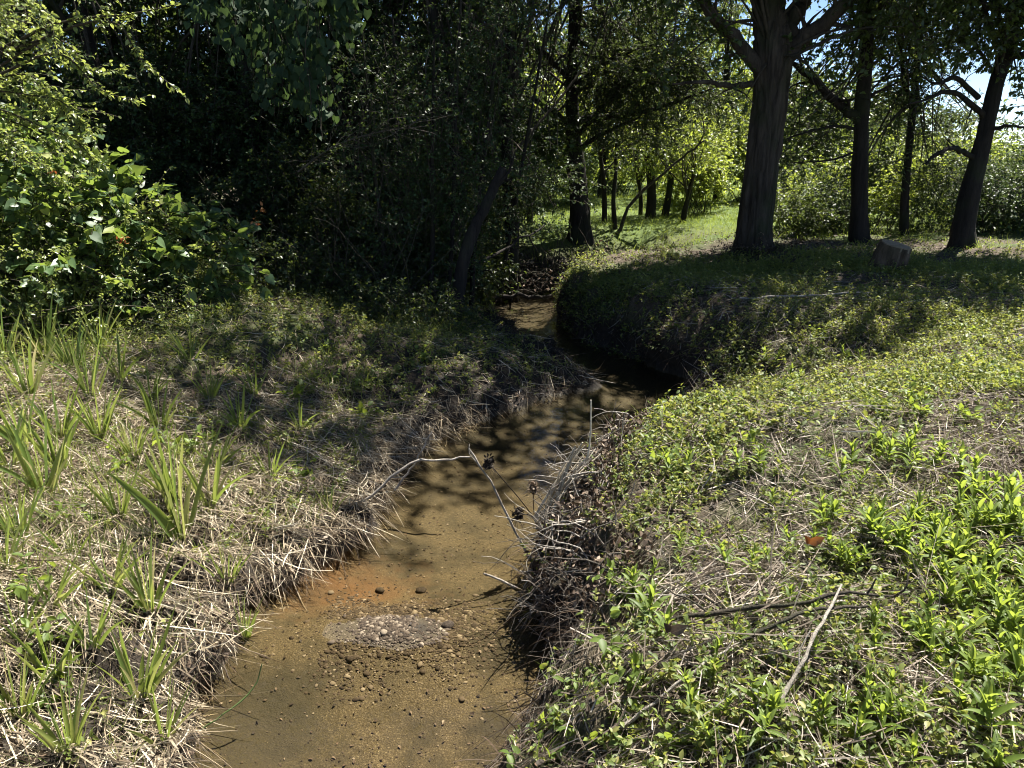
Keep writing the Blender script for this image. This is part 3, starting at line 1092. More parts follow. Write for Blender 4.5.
def build_weeds():
    protos = [weed_mesh(1, 4, .19, .11), weed_mesh(2, 3, .22, .125), weed_mesh(3, 5, .16, .10), weed_mesh(4, 2, .16, .095), broad_mesh(5), broad_mesh(6)]
    objs = [None] * 6
    def put(k, p, s, lab, grp):
        if objs[k] is None:
            o = protos[k].build('leafy_weed', [M['weed'], M['green_stem']])
            objs[k] = o
            o.location = p
            o.scale = (s,) * 3
            tag(o, lab, 'weed', grp)
        else:
            copy_at(objs[k], 'leafy_weed', p, random.uniform(0, 6.28), s, lab, 'weed', grp)
    L1, G1 = 'bright green lance leaved weed in the thick patch at right edge', 'lush weeds at the right edge'
    L2, G2 = 'bright green weed sprouting between broken sticks on right bank', 'weeds between the sticks'
    L3, G3 = 'broad leaved weed hanging over the lower right water edge', 'weeds along the right water edge'
    L4, G4 = 'low broad leaved weed on the sunny right bank beyond the sticks', 'low weeds higher on the right bank'
    rr = random.Random(3)
    big = [(930, 520), (905, 545), (880, 535), (960, 505), (1000, 530), (1015, 570), (985, 600), (1000, 640), (1010, 690), (960, 560), (940, 575), (1020, 620), (970, 690), (1000, 730), (1015, 500), (975, 480), (1005, 660), (935, 545), (950, 530), (990, 560), (985, 520), (965, 600), (1018, 540)]
    for i in range(8):
        big.append((rr.uniform(890, 1060), rr.uniform(470, 760)))
    for px, py in big:
        p = G(px + rr.uniform(-8, 8), py + 12 + rr.uniform(-6, 6))
        put(rr.choice([0, 1, 2]), p, rr.uniform(.6, 1.05), L1, G1)
    mid = [(845, 560), (825, 520), (775, 560), (800, 545), (800, 600), (870, 640), (860, 705), (735, 570), (690, 545), (770, 470), (850, 480), (780, 500), (745, 640), (800, 660), (890, 760), (835, 740), (760, 720), (700, 690), (720, 750), (640, 690), (905, 700), (880, 590), (820, 610), (930, 650)]
    for i in range(4):
        mid.append((rr.uniform(640, 900), rr.uniform(520, 768)))
    for px, py in mid:
        p = G(px, py + 8)
        put(rr.choice([0, 3, 3, 3]), p, rr.uniform(.5, .85), L2, G2)
    edge = [(560, 735), (540, 760), (585, 700), (600, 650), (620, 620), (640, 700), (615, 745), (600, 690), (575, 745), (630, 590), (660, 740), (555, 715), (650, 640), (612, 590), (505, 768), (530, 775)]
    for px, py in edge:
        p = G(px + 12, py)
        if p[2] < -.45:
            p = np.array((right_edge(p[1]) + rr.uniform(.08, .2), p[1], 0))
            p[2] = gz(p[0], p[1])
        put(rr.choice([4, 5, 5, 3]), p, rr.uniform(.7, 1.2), L3, G3)
    for i in range(60):
        px, py = rr.uniform(620, 1024), rr.uniform(330, 480)
        p = G(px, py)
        if p[0] < right_edge(p[1]) + .2:
            continue
        put(rr.choice([4, 5, 4, 3]), p, rr.uniform(.6, 1.1), L4, G4)
    # plants on the left bank crest
    L5, G5 = 'low leafy weed growing through the straw on left bank', 'weeds in the straw on the left bank'
    for px, py in [(330, 385), (290, 400), (370, 390), (60, 640), (35, 600), (330, 350), (360, 420), (420, 360), (395, 310), (380, 300), (60, 700), (300, 480), (180, 460), (210, 440), (110, 480), (80, 520)]:
        p = G(px, py)
        put(rr.choice([4, 5]), p, rr.uniform(.9, 1.5), L5, G5)


build_weeds()


# ------------------------------------------------------------------ sticks and driftwood
def stick(name, pts, r0, r1, mat, label, cat, twigs=0, group=None, seed=0, sides=7):
    rng = np.random.default_rng(seed + 50)
    g = Geo()
    q = spline([tuple(p) for p in pts], 14)
    q = q + rng.normal(size=q.shape) * r0 * .45
    tubes(g, q, np.linspace(r0, r1, 14)[None], sides, rough=.3, freq=8)
    for i in range(twigs):
        k = rng.integers(3, 13)
        d = nrm(q[k] - q[k - 1]) + rng.normal(size=3) * .75
        L = rng.uniform(.06, .22) * np.linalg.norm(q[-1] - q[0])
        w = walk(q[k][None], d[None], L, 6, .2, 0, rng)
        tubes(g, w, np.linspace(r0 * .45, r1 * .5, 6)[None], 5)
    o = g.build(name, mat, origin=q[0])
    return tag(o, label, cat, group)


def GL(px, py, dz=.02):
    p = G(px, py)
    p[2] += dz
    return p


def build_sticks():
    st = 'fallen_stick'
    gr = 'sticks lying on the right bank'
    T, GT, S = M['twig'], M['grey_twig'], M['stem']
    stick(st, [GL(640, 640, .07), GL(740, 637, .10), GL(840, 622, .10), GL(905, 614, .07)], .010, .005, T, 'long dark stick lying level across the right bank', 'stick', 3, gr, 1)
    stick(st, [GL(780, 715, .05), GL(812, 665, .11), GL(836, 625, .15)], .0065, .004, GT, 'pale grey stick slanting over the long dark stick', 'stick', 1, gr, 2)
    stick(st, [GL(700, 600, .02), GL(760, 640, .05), GL(770, 560, .16)], .004, .003, T, 'thin dark upright twig beside the long dark stick', 'stick', 0, gr, 3)
    stick(st, [GL(740, 655, .05), GL(800, 640, .10), GL(880, 628, .09)], .008, .005, T, 'thinner dark stick lying along the lower side of the long dark stick', 'stick', 2, gr, 4)
    stick(st, [GL(885, 520, .02), GL(905, 545, .05), GL(930, 575, .03)], .006, .004, GT, 'short pale stick by the thick weed patch', 'stick', 0, gr, 5)
    stick(st, [GL(690, 420, .02), GL(712, 480, .1), GL(700, 500, .04)], .005, .003, GT, 'short pale twig leaning among low weeds above the sticks', 'stick', 1, gr, 6)
    stick(st, [GL(620, 740, .03), GL(690, 690, .06), GL(740, 655, .05)], .006, .003, GT, 'pale thin stick slanting above the lower right water edge', 'stick', 1, gr, 7)
    stick(st, [GL(770, 400, .05), GL(830, 396, .08), GL(890, 400, .05)], .008, .005, T, 'dark stick lying in yellow green weeds in mid right bank', 'stick', 1, gr, 8)
    stick(st, [GL(740, 262 + 40, .03), GL(830, 300, .06), GL(870, 297, .05)], .012, .008, GT, 'grey stick lying in the tree shade below the stump', 'stick', 0, gr, 9)
    rr = random.Random(9)
    for i in range(26):
        px, py = rr.uniform(660, 1010), rr.uniform(540, 765)
        a = rr.uniform(-.6, .6)
        l = rr.uniform(25, 75)
        stick(st, [GL(px - l * math.cos(a), py - l * math.sin(a) * .6, .02), GL(px, py, rr.uniform(.03, .07)), GL(px + l * math.cos(a), py + l * math.sin(a) * .6, .03)],
              rr.uniform(.003, .0055), .002, rr.choice([T, GT, S]), 'short broken stick strewn in weed litter on lower right bank', 'stick', rr.choice([0, 1]), 'broken sticks strewn on the right bank', 20 + i, 5)
    for px, py, lab in ((806, 566, 'curled orange brown dead leaf among weeds on right bank'), (668, 660, 'curled pale dead leaf by the left end of the long dark stick')):
        g = Geo()
        p = GL(px, py, .10)
        leaves(g, HEX, p[None], np.array([[.6, -.3, .5]]), np.array([[0, -.8, .5]]), .07, np.array([.8]))
        leaves(g, HEX, p[None], np.array([[-.3, -.2, .6]]), np.array([[.2, -.8, .4]]), .05, np.array([.4]))
        tag(g.build('dead_leaf', M['red'] if 'orange' in lab else M['litter'], origin=p), lab, 'leaf')
    # the tangle that overhangs the water
    Y = 4.35
    stick('dead_branch', [W(545, 585, 3.95), W(520, 540, 3.95), W(492, 485, 3.9), W(468, 449, 3.9)], .008, .0045, GT, 'long thin pale branch leaning out over the creek', 'branch', 1, 'dead branches over the creek', 60)
    stick('dead_branch', [W(600, 612, 3.85), W(560, 607, 3.8), W(520, 590, 3.75), W(484, 573, 3.7)], .012, .005, GT, 'crooked grey branch with dark tip reaching out over the water', 'branch', 3, 'dead branches over the creek', 61)
    stick('dead_branch', [W(590, 640, 3.55), W(555, 632, 3.5), W(520, 634, 3.5)], .009, .005, T, 'dark wet branch stub just above the water', 'branch', 3, 'dead branches over the creek', 62)
    stick('dead_branch', [W(330, 520, 4.5), W(375, 492, 4.6), W(405, 466, 4.7), W(440, 459, 4.75), W(470, 457, 4.8)], .013, .006, GT, 'pale bent branch reaching from left bank straw over the creek', 'branch', 1, 'dead branches over the creek', 63)
    stick('dead_branch', [W(395, 490, 4.7), W(415, 462, 4.75), W(432, 431, 4.8)], .008, .004, GT, 'short pale twig rising beside the bent branch on left bank', 'branch', 0, 'dead branches over the creek', 64)
    stick('dead_branch', [W(312, 395, 7.4), W(360, 375, 7.4), W(420, 395, 7.2), W(445, 420, 7.0)], .010, .005, T, 'dark branch lying in the shade on left bank crest', 'branch', 2, 'dead branches over the creek', 65)
    stick('dead_branch', [W(190, 735, 2.6), W(218, 718, 2.65), W(252, 690, 2.75), W(262, 664, 2.8)], .004, .0025, M['green_stem'], 'thin yellow green stem bent over the lower left water', 'branch', 0, 'dead branches over the creek', 66)
    # bundle of dry reed stalks
    root = empty('dry_reed_bundle', W(550, 522, 4.0), 'bundle of pale dry reed stalks fanning up from right bank edge', 'reeds')
    rng = np.random.default_rng(3)
    g = Geo()
    for i in range(22):
        a = W(540 + rng.uniform(-8, 16), 524 + rng.uniform(-12, 10), 4.0 + rng.uniform(-.1, .1))
        b = W(586 + rng.uniform(-26, 16), 458 + rng.uniform(-16, 24), 4.1 + rng.uniform(-.1, .1))
        m = (a + b) / 2 + np.array([-.03, 0, .02]) * rng.random()
        tubes(g, spline([a, m, b], 8), np.linspace(.008, .0045, 8)[None] * rng.uniform(.6, 1.1), 6, rnd=.75 + .25 * rng.random())
    tubes(g, spline([W(552, 520, 4.0), W(583, 470, 4.05), W(590, 440, 4.1), W(591, 400, 4.12)], 10), np.linspace(.008, .0045, 10)[None], 6, rnd=.95)
    g.build('stalks', M['straw'], root, origin=root.location)
    # hanging clods of flood debris
    for px, py, y, s, lab in [(489, 463, 3.88, .042, 'dark clod of flood debris caught near the pale branch tip'), (518, 514, 4.0, .045, 'dark clod of flood debris lower on the pale branch'),
                           (533, 487, 4.1, .040, 'pale papery seed head clod standing over the creek')]:
        g = Geo()
        p = W(px, py, y)
        n = 140
        q, u = in_ellipsoid(n, p, (s * .7, s * .7, s), .1, 1)
        leaves(g, HEX, q, rv(n), rv(n), s * RNG.uniform(.3, .7, n), RNG.random(n) if 'dark' in lab else .6 + .4 * RNG.random(n))
        w = walk(np.repeat(p[None], 14, 0), np.array([0, 0, -1.]) + RNG.normal(size=(14, 3)) * .7, s * 2.2, 5, .3)
        tubes(g, w, .0012, 3, cap=False)
        if 'pale' in lab:
            tubes(g, spline([p, W(535, 520, 4.1), W(548, 565, 4.1)], 8), .003, 5, rnd=.5)
        tag(g.build('debris_clod', M['clod'] if 'dark' in lab else M['litter'], origin=p), lab, 'debris', 'clods of flood debris')
    # root and twig tangle on the right cut bank
    c = np.array((.42, 4.2, -.3))
    root = empty('root_tangle', c, 'grey tangle of dead twigs and roots overhanging right bank edge', 'driftwood')
    g = Geo()
    n = 170
    y = RNG.uniform(3.3, 4.7, n)
    P = g3(right_edge(y) + RNG.uniform(.0, .38, n), y, RNG.uniform(-.02, .1, n))
    D = np.stack([-RNG.uniform(-.3, 1.1, n), RNG.normal(-.1, .7, n), RNG.normal(.1, .5, n)], -1)
    tubes(g, walk(P, D, RNG.uniform(.12, .42, n), 7, .28, .08), np.linspace(.0042, .0014, 7)[None] * RNG.uniform(.5, 1.4, n)[:, None], 4, cap=False)
    g.build('twigs', M['grey_twig'], root, origin=c)
    g = Geo()
    n = 420
    y = RNG.uniform(3.0, 4.8, n)
    P = g3(right_edge(y) + RNG.uniform(-.03, .3, n), y, RNG.uniform(-.03, .08, n))
    D = np.stack([-RNG.uniform(-.3, 1.0, n), RNG.normal(-.1, .7, n), RNG.normal(.0, .55, n)], -1)
    tubes(g, walk(P, D, RNG.uniform(.10, .36, n), 7, .3, .12), np.linspace(.0045, .0014, 7)[None] * RNG.uniform(.5, 1.5, n)[:, None], 4, cap=False)
    g.build('roots', M['bare_twig'], root, origin=c)
    g = Geo()
    n = 4200
    y = RNG.uniform(3.0, 4.8, n)
    P = g3(right_edge(y) + RNG.uniform(-.04, .4, n), y, RNG.uniform(0, .14, n))
    leaves(g, HEX, P, rv(n), rv(n), RNG.uniform(.012, .04, n))
    g.build('dead_leaves', M['litter'], root, origin=c)
    # fallen trunk-like logs and branch piles on the far bend
    rr = random.Random(4)
    stick('fallen_branch', [GL(430, 296, .05), W(470, 268, 10.6), W(510, 246, 11.2), W(545, 225, 11.8)], .030, .012, M['bark_dark'], 'slanting fallen branch propped over the far creek bend', 'branch', 4, 'branches at the far bend', 80)
    stick('fallen_branch', [W(470, 301, 12.0), W(500, 296, 12.1), W(550, 298, 12.2)], .045, .03, M['bark_dark'], 'dark log lying in the water at the far bend', 'branch', 2, 'branches at the far bend', 81)
    c = np.array((-.2, 12.9, -.4))
    root = empty('brush_pile', c, 'brush pile of grey twigs on the bank behind the far bend', 'brush pile')
    g = Geo()
    n = 320
    P = np.stack([RNG.uniform(-1.4, 1.5, n), RNG.uniform(12.4, 14.2, n), np.zeros(n)], -1)
    P[:, 2] = np.maximum(gz(P[:, 0], P[:, 1]), -.65) + RNG.uniform(0, .25, n)
    tubes(g, walk(P, rv(n) + np.array([0, 0, .3]), RNG.uniform(.3, 1.1, n), 6, .25, .05), np.linspace(.010, .003, 6)[None] * RNG.uniform(.5, 1.3, n)[:, None], 4, cap=False)
    g.build('twigs', M['twig'], root, origin=c)
    g = Geo()
    n = 1500
    P = np.stack([RNG.uniform(-1.5, 1.6, n), RNG.uniform(12.3, 14.3, n), np.zeros(n)], -1)
    P[:, 2] = np.maximum(gz(P[:, 0], P[:, 1]), -.65) + RNG.uniform(0, .35, n)
    leaves(g, HEX, P, rv(n), rv(n), RNG.uniform(.03, .09, n))
    g.build('dead_leaves', M['litter'], root, origin=c)


build_sticks()


# ------------------------------------------------------------------ shrubs and trees
def foliage(g, blobs, n, L, per, size, tmpl, droop=.12, wig=.2, up=.8, lo=.25, mat=0, keep=None, tm=None, rng=None, out=1.0, shift=0.):
    """leafy twigs spread through ellipsoid clumps; n twigs shared by volume"""
    rng = rng or RNG
    vol = np.array([np.prod(b[1]) ** .8 for b in blobs])
    for (c, r), k in zip(blobs, np.maximum(3, (n * vol / vol.sum()).astype(int))):
        P, u = in_ellipsoid(k, c, r, lo, 1, rng)
        if keep is not None:
            m = keep(P)
            P, u = P[m], u[m]
        if len(P) == 0:
            continue
        # twigs thinned in a cone, opening added so the creek bend mirrors sky
        q = P - np.array((.3, 5.8, WATER))
        azq, elq = np.degrees(np.arctan2(q[:, 0], q[:, 1])), np.degrees(np.arctan2(q[:, 2], np.hypot(q[:, 0], q[:, 1])))
        gap = (q[:, 1] > 3) & (((azq - 2.8) / 4.2) ** 2 + ((elq - 22.5) / 5.5) ** 2 < 1)
        m = ~gap | (rng.random(len(P)) < .05)
        P, u = P[m], u[m]
        if len(P) == 0:
            continue
        gzv = gz(P[:, 0], P[:, 1])
        P[:, 2] = np.maximum(P[:, 2], gzv + .05)
        D = u * out + rng.normal(size=P.shape) * .6
        paths = walk(P, D, L * rng.uniform(.5, 1.2, len(P)), 4, wig, droop, rng)
        twig_leaves(g, tmpl, paths, per, size, .9, up, mat, rng=rng, rnd_shift=shift)
        if tm is not None:
            tubes(g, paths, np.linspace(.004, .0015, 4)[None] * (L / .3), 3, tm, cap=False)


def shrub(name, label, cat, base, blobs, n, L, per, size, tmpl, leafm, group=None, stems=10, stem_r=.012, droop=.12, barkm=None, up=.8, lo=.25, keep=None):
    base = np.asarray(base, float)
    root = empty(name, base, label, cat, group)
    g = Geo()
    for i in range(stems):
        c, r = blobs[i % len(blobs)]
        e = in_ellipsoid(1, c, np.asarray(r) * .8, .2, 1)[0][0]
        b = base + np.array([RNG.normal(0, .12), RNG.normal(0, .12), -.05])
        mid = (b + e) / 2 + rv(1)[0] * .12 * np.linalg.norm(e - b)
        tubes(g, spline([b, mid, e], 9), np.linspace(stem_r, stem_r * .3, 9)[None], 6)
    g.build('stems', barkm or M['twig'], root, origin=base)
    g = Geo()
    foliage(g, blobs, n, L, per, size, tmpl, droop, up=up, lo=lo, keep=keep, tm=1)
    g.build('foliage', [leafm, M['twig']], root, origin=base)
    return root


def tree(name, label, cat, trunk, limbs, blobs, n, L, per, size, tmpl, leafm, barkm, group=None, sides=14, rough=.12, droop=.1, flare=0, lo=.2, twig_n=40, k=40, up=.8, bare=None):
    """trunk: (x,y,z,r) points; limbs: list of such lists; blobs: foliage clumps"""
    base = np.array(trunk[0][:3])
    root = empty(name, base, label, cat, group)
    g = Geo()
    q = spline(trunk, k)
    rad = np.maximum(q[:, 3], .004)
    if flare:
        h = q[:, 2] - q[0, 2]
        rad = rad * (1 + flare * np.exp(-h / .22))
    tubes(g, q[:, :3], rad[None], sides, rough=rough, freq=2.5)
    g.build('trunk', barkm, root, origin=base)
    for lm in limbs:
        g = Geo()
        ql = spline(lm, 18)
        ql[:, :3] += RNG.normal(size=(18, 3)) * ql[:, 3:4] * .25
        tubes(g, ql[:, :3], np.maximum(ql[:, 3], .004)[None], 10, rough=rough, freq=3)
        # side twigs
        for j in range(3, 17, 2):
            d = nrm(ql[j, :3] - ql[j - 1, :3]) + RNG.normal(size=3) * .7
            ll = np.linalg.norm(ql[-1, :3] - ql[0, :3]) * RNG.uniform(.15, .4)
            w = walk(ql[j, :3][None], d[None], ll, 7, .22, .04)
            tubes(g, w, np.linspace(ql[j, 3] * .4, .003, 7)[None], 5)
        g.build('limb', barkm, root, origin=base)
    if blobs:
        g = Geo()
        foliage(g, blobs, n, L, per, size, tmpl, droop, lo=lo, tm=1, up=up)
        # twiggy scaffold from the trunk into the clumps
        for i in range(twig_n):
            c, r = blobs[i % len(blobs)]
            e = in_ellipsoid(1, c, np.asarray(r) * .8, .2, 1)[0][0]
            kk = RNG.integers(int(k * .45), k)
            b = q[kk, :3]
            mid = (b + e) / 2 + rv(1)[0] * .12 * np.linalg.norm(e - b) + np.array([0, 0, .1])
            tubes(g, spline([b, mid, e], 9), np.linspace(min(.03, rad[kk] * .4), .005, 9)[None], 5, 1)
        g.build('crown', [leafm, M['twig']], root, origin=base)
    return root


def blobs_of(c, R3, n, r, rng, zmin=None):
    P, u = in_ellipsoid(n, c, R3, .3, 1, rng)
    if zmin is not None:
        P[:, 2] = np.maximum(P[:, 2], zmin)
    return [(p, np.array([r, r, r * .7]) * rng.uniform(.7, 1.3)) for p in P]


def build_left():
    rng = np.random.default_rng(21)
    # vine-covered shrubs, sunlit on top
    def gb(x, y, h, rx, ry, rz):
        return (np.array((x, y, float(gz(x, y)) + h)), np.array((rx, ry, rz)))
    b = [gb(-4.6, 7.3, .75, .9, .7, .75), gb(-3.9, 7.5, .55, .75, .6, .5), gb(-5.6, 7.4, .95, .9, .7, .8), gb(-3.3, 7.8, .35, .6, .5, .42), gb(-4.2, 6.9, .30, .7, .45, .35), gb(-5.2, 6.6, .4, .8, .5, .4)]
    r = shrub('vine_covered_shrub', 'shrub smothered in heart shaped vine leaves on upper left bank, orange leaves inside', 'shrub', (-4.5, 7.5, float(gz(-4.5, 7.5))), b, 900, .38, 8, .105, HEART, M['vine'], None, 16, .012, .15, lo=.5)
    g = Geo()
    foliage(g, b, 1500, .30, 12, .045, HEX, .15, lo=.45, tm=1)
    o = g.build('small_leaves', [M['privet'], M['twig']], r, origin=r.location)
    for px, py, y in ((52, 173, 6.3), (122, 240, 6.6), (255, 222, 7.3), (262, 210, 7.3)):
        g = Geo()
        n = 12
        q, u = in_ellipsoid(n, W(px, py, y), (.05, .05, .04), .1, 1)
        leaves(g, HEX, q, rv(n), rv(n), RNG.uniform(.025, .045, n))
        tag(g.build('turning_leaves', M['red'], r, origin=r.location), 'tuft of orange turning leaves')
    # arching privet overhanging from the left
    c0 = np.array((-5.0, 6.2, float(gz(-5.0, 6.2))))
    root = empty('arching_privet', c0, 'sunlit small leaved shrub with long arching sprays at upper left', 'shrub')
    gs, gl = Geo(), Geo()
    def arch(pts, r0, twn, tl, per=12):
        q = spline(pts, 26)
        tubes(gs, q, np.linspace(r0, .003, 26)[None], 6)
        idx = rng.integers(4, 26, twn)
        P = q[idx]
        d = nrm(q[np.minimum(idx + 1, 25)] - q[idx - 1]) + rng.normal(size=(twn, 3)) * .6
        w = walk(P, d, tl * rng.uniform(.4, 1.2, twn), 5, .15, .04, rng)
        tubes(gs, w, .0022, 3, cap=False)
        twig_leaves(gl, HEX, w, per, .038, 1, .7, rng=rng)
        twig_leaves(gl, HEX, q[8:][None], 110, .046, 1, .7, rng=rng)
    Y = 5.6
    top = [W(0, 10, Y + .3), W(70, 22, Y), W(110, 18, Y - .1)]
    s0 = c0 + np.array([0, 0, 0])
    arch([s0, W(-120, 130, Y + .3), W(20, 40, Y), W(75, 20, Y), W(130, 14, Y), W(178, 4, Y)], .016, 10, .14, 8)
    arch([s0, W(-110, 120, Y + .2), W(40, 40, Y), W(112, 22, Y - .05), W(140, 58, Y - .1), W(186, 98, Y - .15)], .014, 10, .14, 8)
    arch([s0, W(-100, 140, Y + .1), W(10, 70, Y), W(62, 55, Y), W(98, 88, Y), W(142, 104, Y)], .014, 10, .15, 8)
    arch([s0, W(-100, 150, Y + .1), W(10, 60, Y), W(60, 40, Y), W(90, 70, Y), W(122, 70, Y)], .012, 12, .15, 8)
    for i in range(15):
        ex, ey = rng.uniform(-60, 95), rng.uniform(-70, 110)
        ty = Y + rng.uniform(-.5, .5)
        arch([s0 + rng.normal(size=3) * .1 * np.array([1, 1, 0]), W(-110, 150, ty), W(ex - 60, ey - 30, ty), W(ex, ey, ty)], .012, 34, .3, 12)
    # the same shrub trails down the slope
    for i in range(10):
        ex, ey = rng.uniform(0, 110), rng.uniform(100, 190)
        ty = Y + rng.uniform(-.1, .7)
        arch([s0, W(-60, 120, ty), W(ex - 40, ey - 30, ty), W(ex, ey, ty)], .009, 18, .2, 10)
    gs.build('stems', M['twig'], root, origin=c0)
    gl.build('foliage', M['privet'], root, origin=c0)
    # brambly undergrowth at the far left
    bb = [gb(-4.7, 6.6, .25, .9, .5, .42), gb(-3.6, 7.0, .15, .7, .4, .3), gb(-5.6, 5.9, .15, .6, .5, .3), gb(-5.2, 6.1, .15, .7, .5, .35), gb(-4.5, 5.6, .08, .6, .45, .25), gb(-5.6, 6.6, .35, .6, .5, .5), gb(-3.9, 6.4, .1, .5, .4, .22)]
    shrub('low_bramble', 'low sunlit bramble of thin stems at foot of the left shrubs', 'bramble', (-4.8, 6.0, float(gz(-4.8, 6.0))), bb, 2300, .28, 10, .034, HEX, M['privet'], None, 40, .005, .1, M['stem'])
    # dark green plants at the woodland foot
    for x, y, h, lab in ((-2.7, 8.9, .28, 'dark fern like bush in shade right of the vine covered shrub'), (-1.9, 9.3, .22, 'dark low bush in shade at the middle of the left bank'), (-1.15, 8.5, .18, 'small bush catching sun beside the shaded creek bend')):
        shrub('shade_bush', lab, 'bush', (x, y, float(gz(x, y))), [gb(x, y, h, .62, .45, h * 1.2), gb(x + .4, y + .2, h * .8, .4, .35, h), gb(x - .4, y + .1, h, .45, .35, h)], 420, .26, 10, .045, HEX, M['oak'], 'bushes in the woodland shade', 12, .006)

    # hanging curtain of vine
    root = empty('vine_curtain', W(265, -20, 9.0), 'dark curtain of heart shaped vine leaves hanging from the woodland edge', 'vine')
    g = Geo()
    n = 46
    px = rng.uniform(195, 345, n)
    top = np.array([W(a, -60, 9.0 + rng.uniform(-.4, .5)) for a in px])
    ln = np.interp(px, [190, 240, 300, 325, 350], [.9, 1.5, 2.0, 1.3, .7]) * rng.uniform(.6, 1.05, n)
    w = walk(top, np.tile((0, 0, -1.), (n, 1)) + rng.normal(size=(n, 3)) * .1, ln, 10, .12, .2, rng)
    tubes(g, w, .004, 4, 1, cap=False)
    t = rng.random((n, 34)) * 8.9
    i = t.astype(int)
    f = (t - i)[..., None]
    P = (w[np.arange(n)[:, None], i] * (1 - f) + w[np.arange(n)[:, None], i + 1] * f).reshape(-1, 3) + rng.normal(size=(n * 34, 3)) * .07
    m = len(P)
    D = np.array([0, -.2, -1.]) + rng.normal(size=(m, 3)) * .45
    N = np.array([0.1, -.9, .25]) + rng.normal(size=(m, 3)) * .5
    leaves(g, HEART, P, D, N, rng.uniform(.07, .115, m), None, 0, rng)
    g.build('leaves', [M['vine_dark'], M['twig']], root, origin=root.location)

    # woodland trees behind, dense and shaded
    spots = [(-8.2, 11.5, 7.5), (-5.9, 11.3, 7.0), (-4.0, 12.0, 7.5), (-2.3, 11.6, 6.5), (-.95, 12.4, 6.5), (-6.9, 14.5, 9), (-3.1, 14.6, 9), (-.6, 15.2, 8.5), (-10.5, 9.5, 7), (-9.5, 15, 9), (-5.0, 17.5, 10), (-1.6, 18.5, 10), (-12, 13, 9), (-8.3, 13.2, 9), (-4.6, 14.0, 9), (-2.0, 14.2, 8.5), (-11.5, 17, 10), (-7.5, 18, 10), (-3.2, 19, 10), (-.3, 21, 8), (-14, 10, 9), (-15, 16, 10)]
    labs = {0: 'dense dark tree behind the vine covered shrub', 1: 'dense dark tree left of the hanging vine curtain', 2: 'dense dark tree straight behind the hanging vine curtain',
            3: 'thin leaved dark tree above the bare grey twigs', 4: 'airy dark tree over the far creek bend'}
    for i, (x, y, h) in enumerate(spots):
        z0 = float(gz(x, y)) - .1
        near = i < 5 or i == 8
        tr = [(x, y, z0, .12), (x + rng.normal(0, .1), y + rng.normal(0, .1), z0 + h * .3, .10), (x + rng.normal(0, .25), y, z0 + h * .65, .06), (x + rng.normal(0, .3), y, z0 + h * .95, .02)]
        if near:
            bl = blobs_of((x, y, z0 + 2.0), (1.35, 1.0, 2.0), 15, .75, rng, z0 + .35) + blobs_of((x, y + .3, z0 + h * .7), (1.5, 1.2, h * .28), 9, .9, rng)
            n, per, sz = 2500, 12, .062
            if i in (3, 4):
                n, sz = 2000, .056
        else:
            bl = blobs_of((x, y, z0 + 2.3), (1.6, 1.2, 2.4), 14, .95, rng, z0 + .3) + blobs_of((x, y, z0 + h * .68), (1.7, 1.5, h * .3), 9, 1.1, rng)
            n, per, sz = 1500, 10, .14
        lm = []
        for a in range(3):
            az = rng.uniform(0, 6.28)
            hh = z0 + h * rng.uniform(.2, .5)
            lm.append([(x, y, hh, .045), (x + .5 * math.cos(az), y + .5 * math.sin(az), hh + .6, .03), (x + 1.1 * math.cos(az), y + 1.0 * math.sin(az), hh + 1.0, .012)])
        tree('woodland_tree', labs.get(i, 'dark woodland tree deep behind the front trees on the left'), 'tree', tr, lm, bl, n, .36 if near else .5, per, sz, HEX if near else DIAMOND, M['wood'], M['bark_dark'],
             'woodland trees behind the left bank', 10, .1, .08, twig_n=30)

    for px, Yb, w_, h_ in [(160, 10.6, .9, 1.3), (225, 10.4, .8, 1.0), (270, 10.9, .9, 1.5), (320, 11.0, .9, 1.4), (365, 10.9, .8, 1.1), (405, 11.3, .8, 1.3), (440, 11.9, .8, 1.1), (300, 10.2, .6, .6), (470, 12.6, .7, .9), (110, 10.8, 1., 1.7), (60, 10.8, 1., 2.0), (345, 12.2, 1., 2.2), (415, 12.6, 1., 2.2), (480, 13.4, .8, 1.6), (10, 11, 1., 2.2), (200, 11.8, 1., 2.2), (385, 10.3, .7, 1.4), (350, 10.2, .8, 1.6), (425, 10.6, .6, 1.2), (305, 10.4, .8, 1.9), (475, 11.4, .5, 1.0)]:
        p = W(px, 280, Yb)
        p[2] = float(gz(p[0], p[1])) - .03
        bl = [(p + np.array([rng.uniform(-.6, .6) * w_, rng.uniform(-.4, .4) * w_, rng.uniform(.15, .8) * h_]), np.array((.5, .45, .4)) * w_) for _ in range(6)]
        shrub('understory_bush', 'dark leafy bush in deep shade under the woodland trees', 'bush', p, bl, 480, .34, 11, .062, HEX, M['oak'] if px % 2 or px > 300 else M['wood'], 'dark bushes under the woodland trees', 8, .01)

    # thin saplings and the broken leaning trunk by the bend
    trunks = [((428, 292), (432, 160), 9.7, .030, 'thin upright sapling stem left of the leaning trunk'), ((445, 292), (455, 130), 9.9, .028, 'thin upright sapling stem just behind the leaning trunk'),
              ((470, 280), (490, 110), 10.6, .030, 'slim dark sapling right of the leaning trunk'), ((385, 300), (372, 150), 9.4, .022, 'slender bare sapling at the woodland edge under the grey twigs'),
              ((405, 295), (398, 140), 10.4, .035, 'dark sapling in shade between the two slender stems'), ((497, 262), (530, 120), 12.2, .030, 'slender sapling behind the upright dark trunk')]
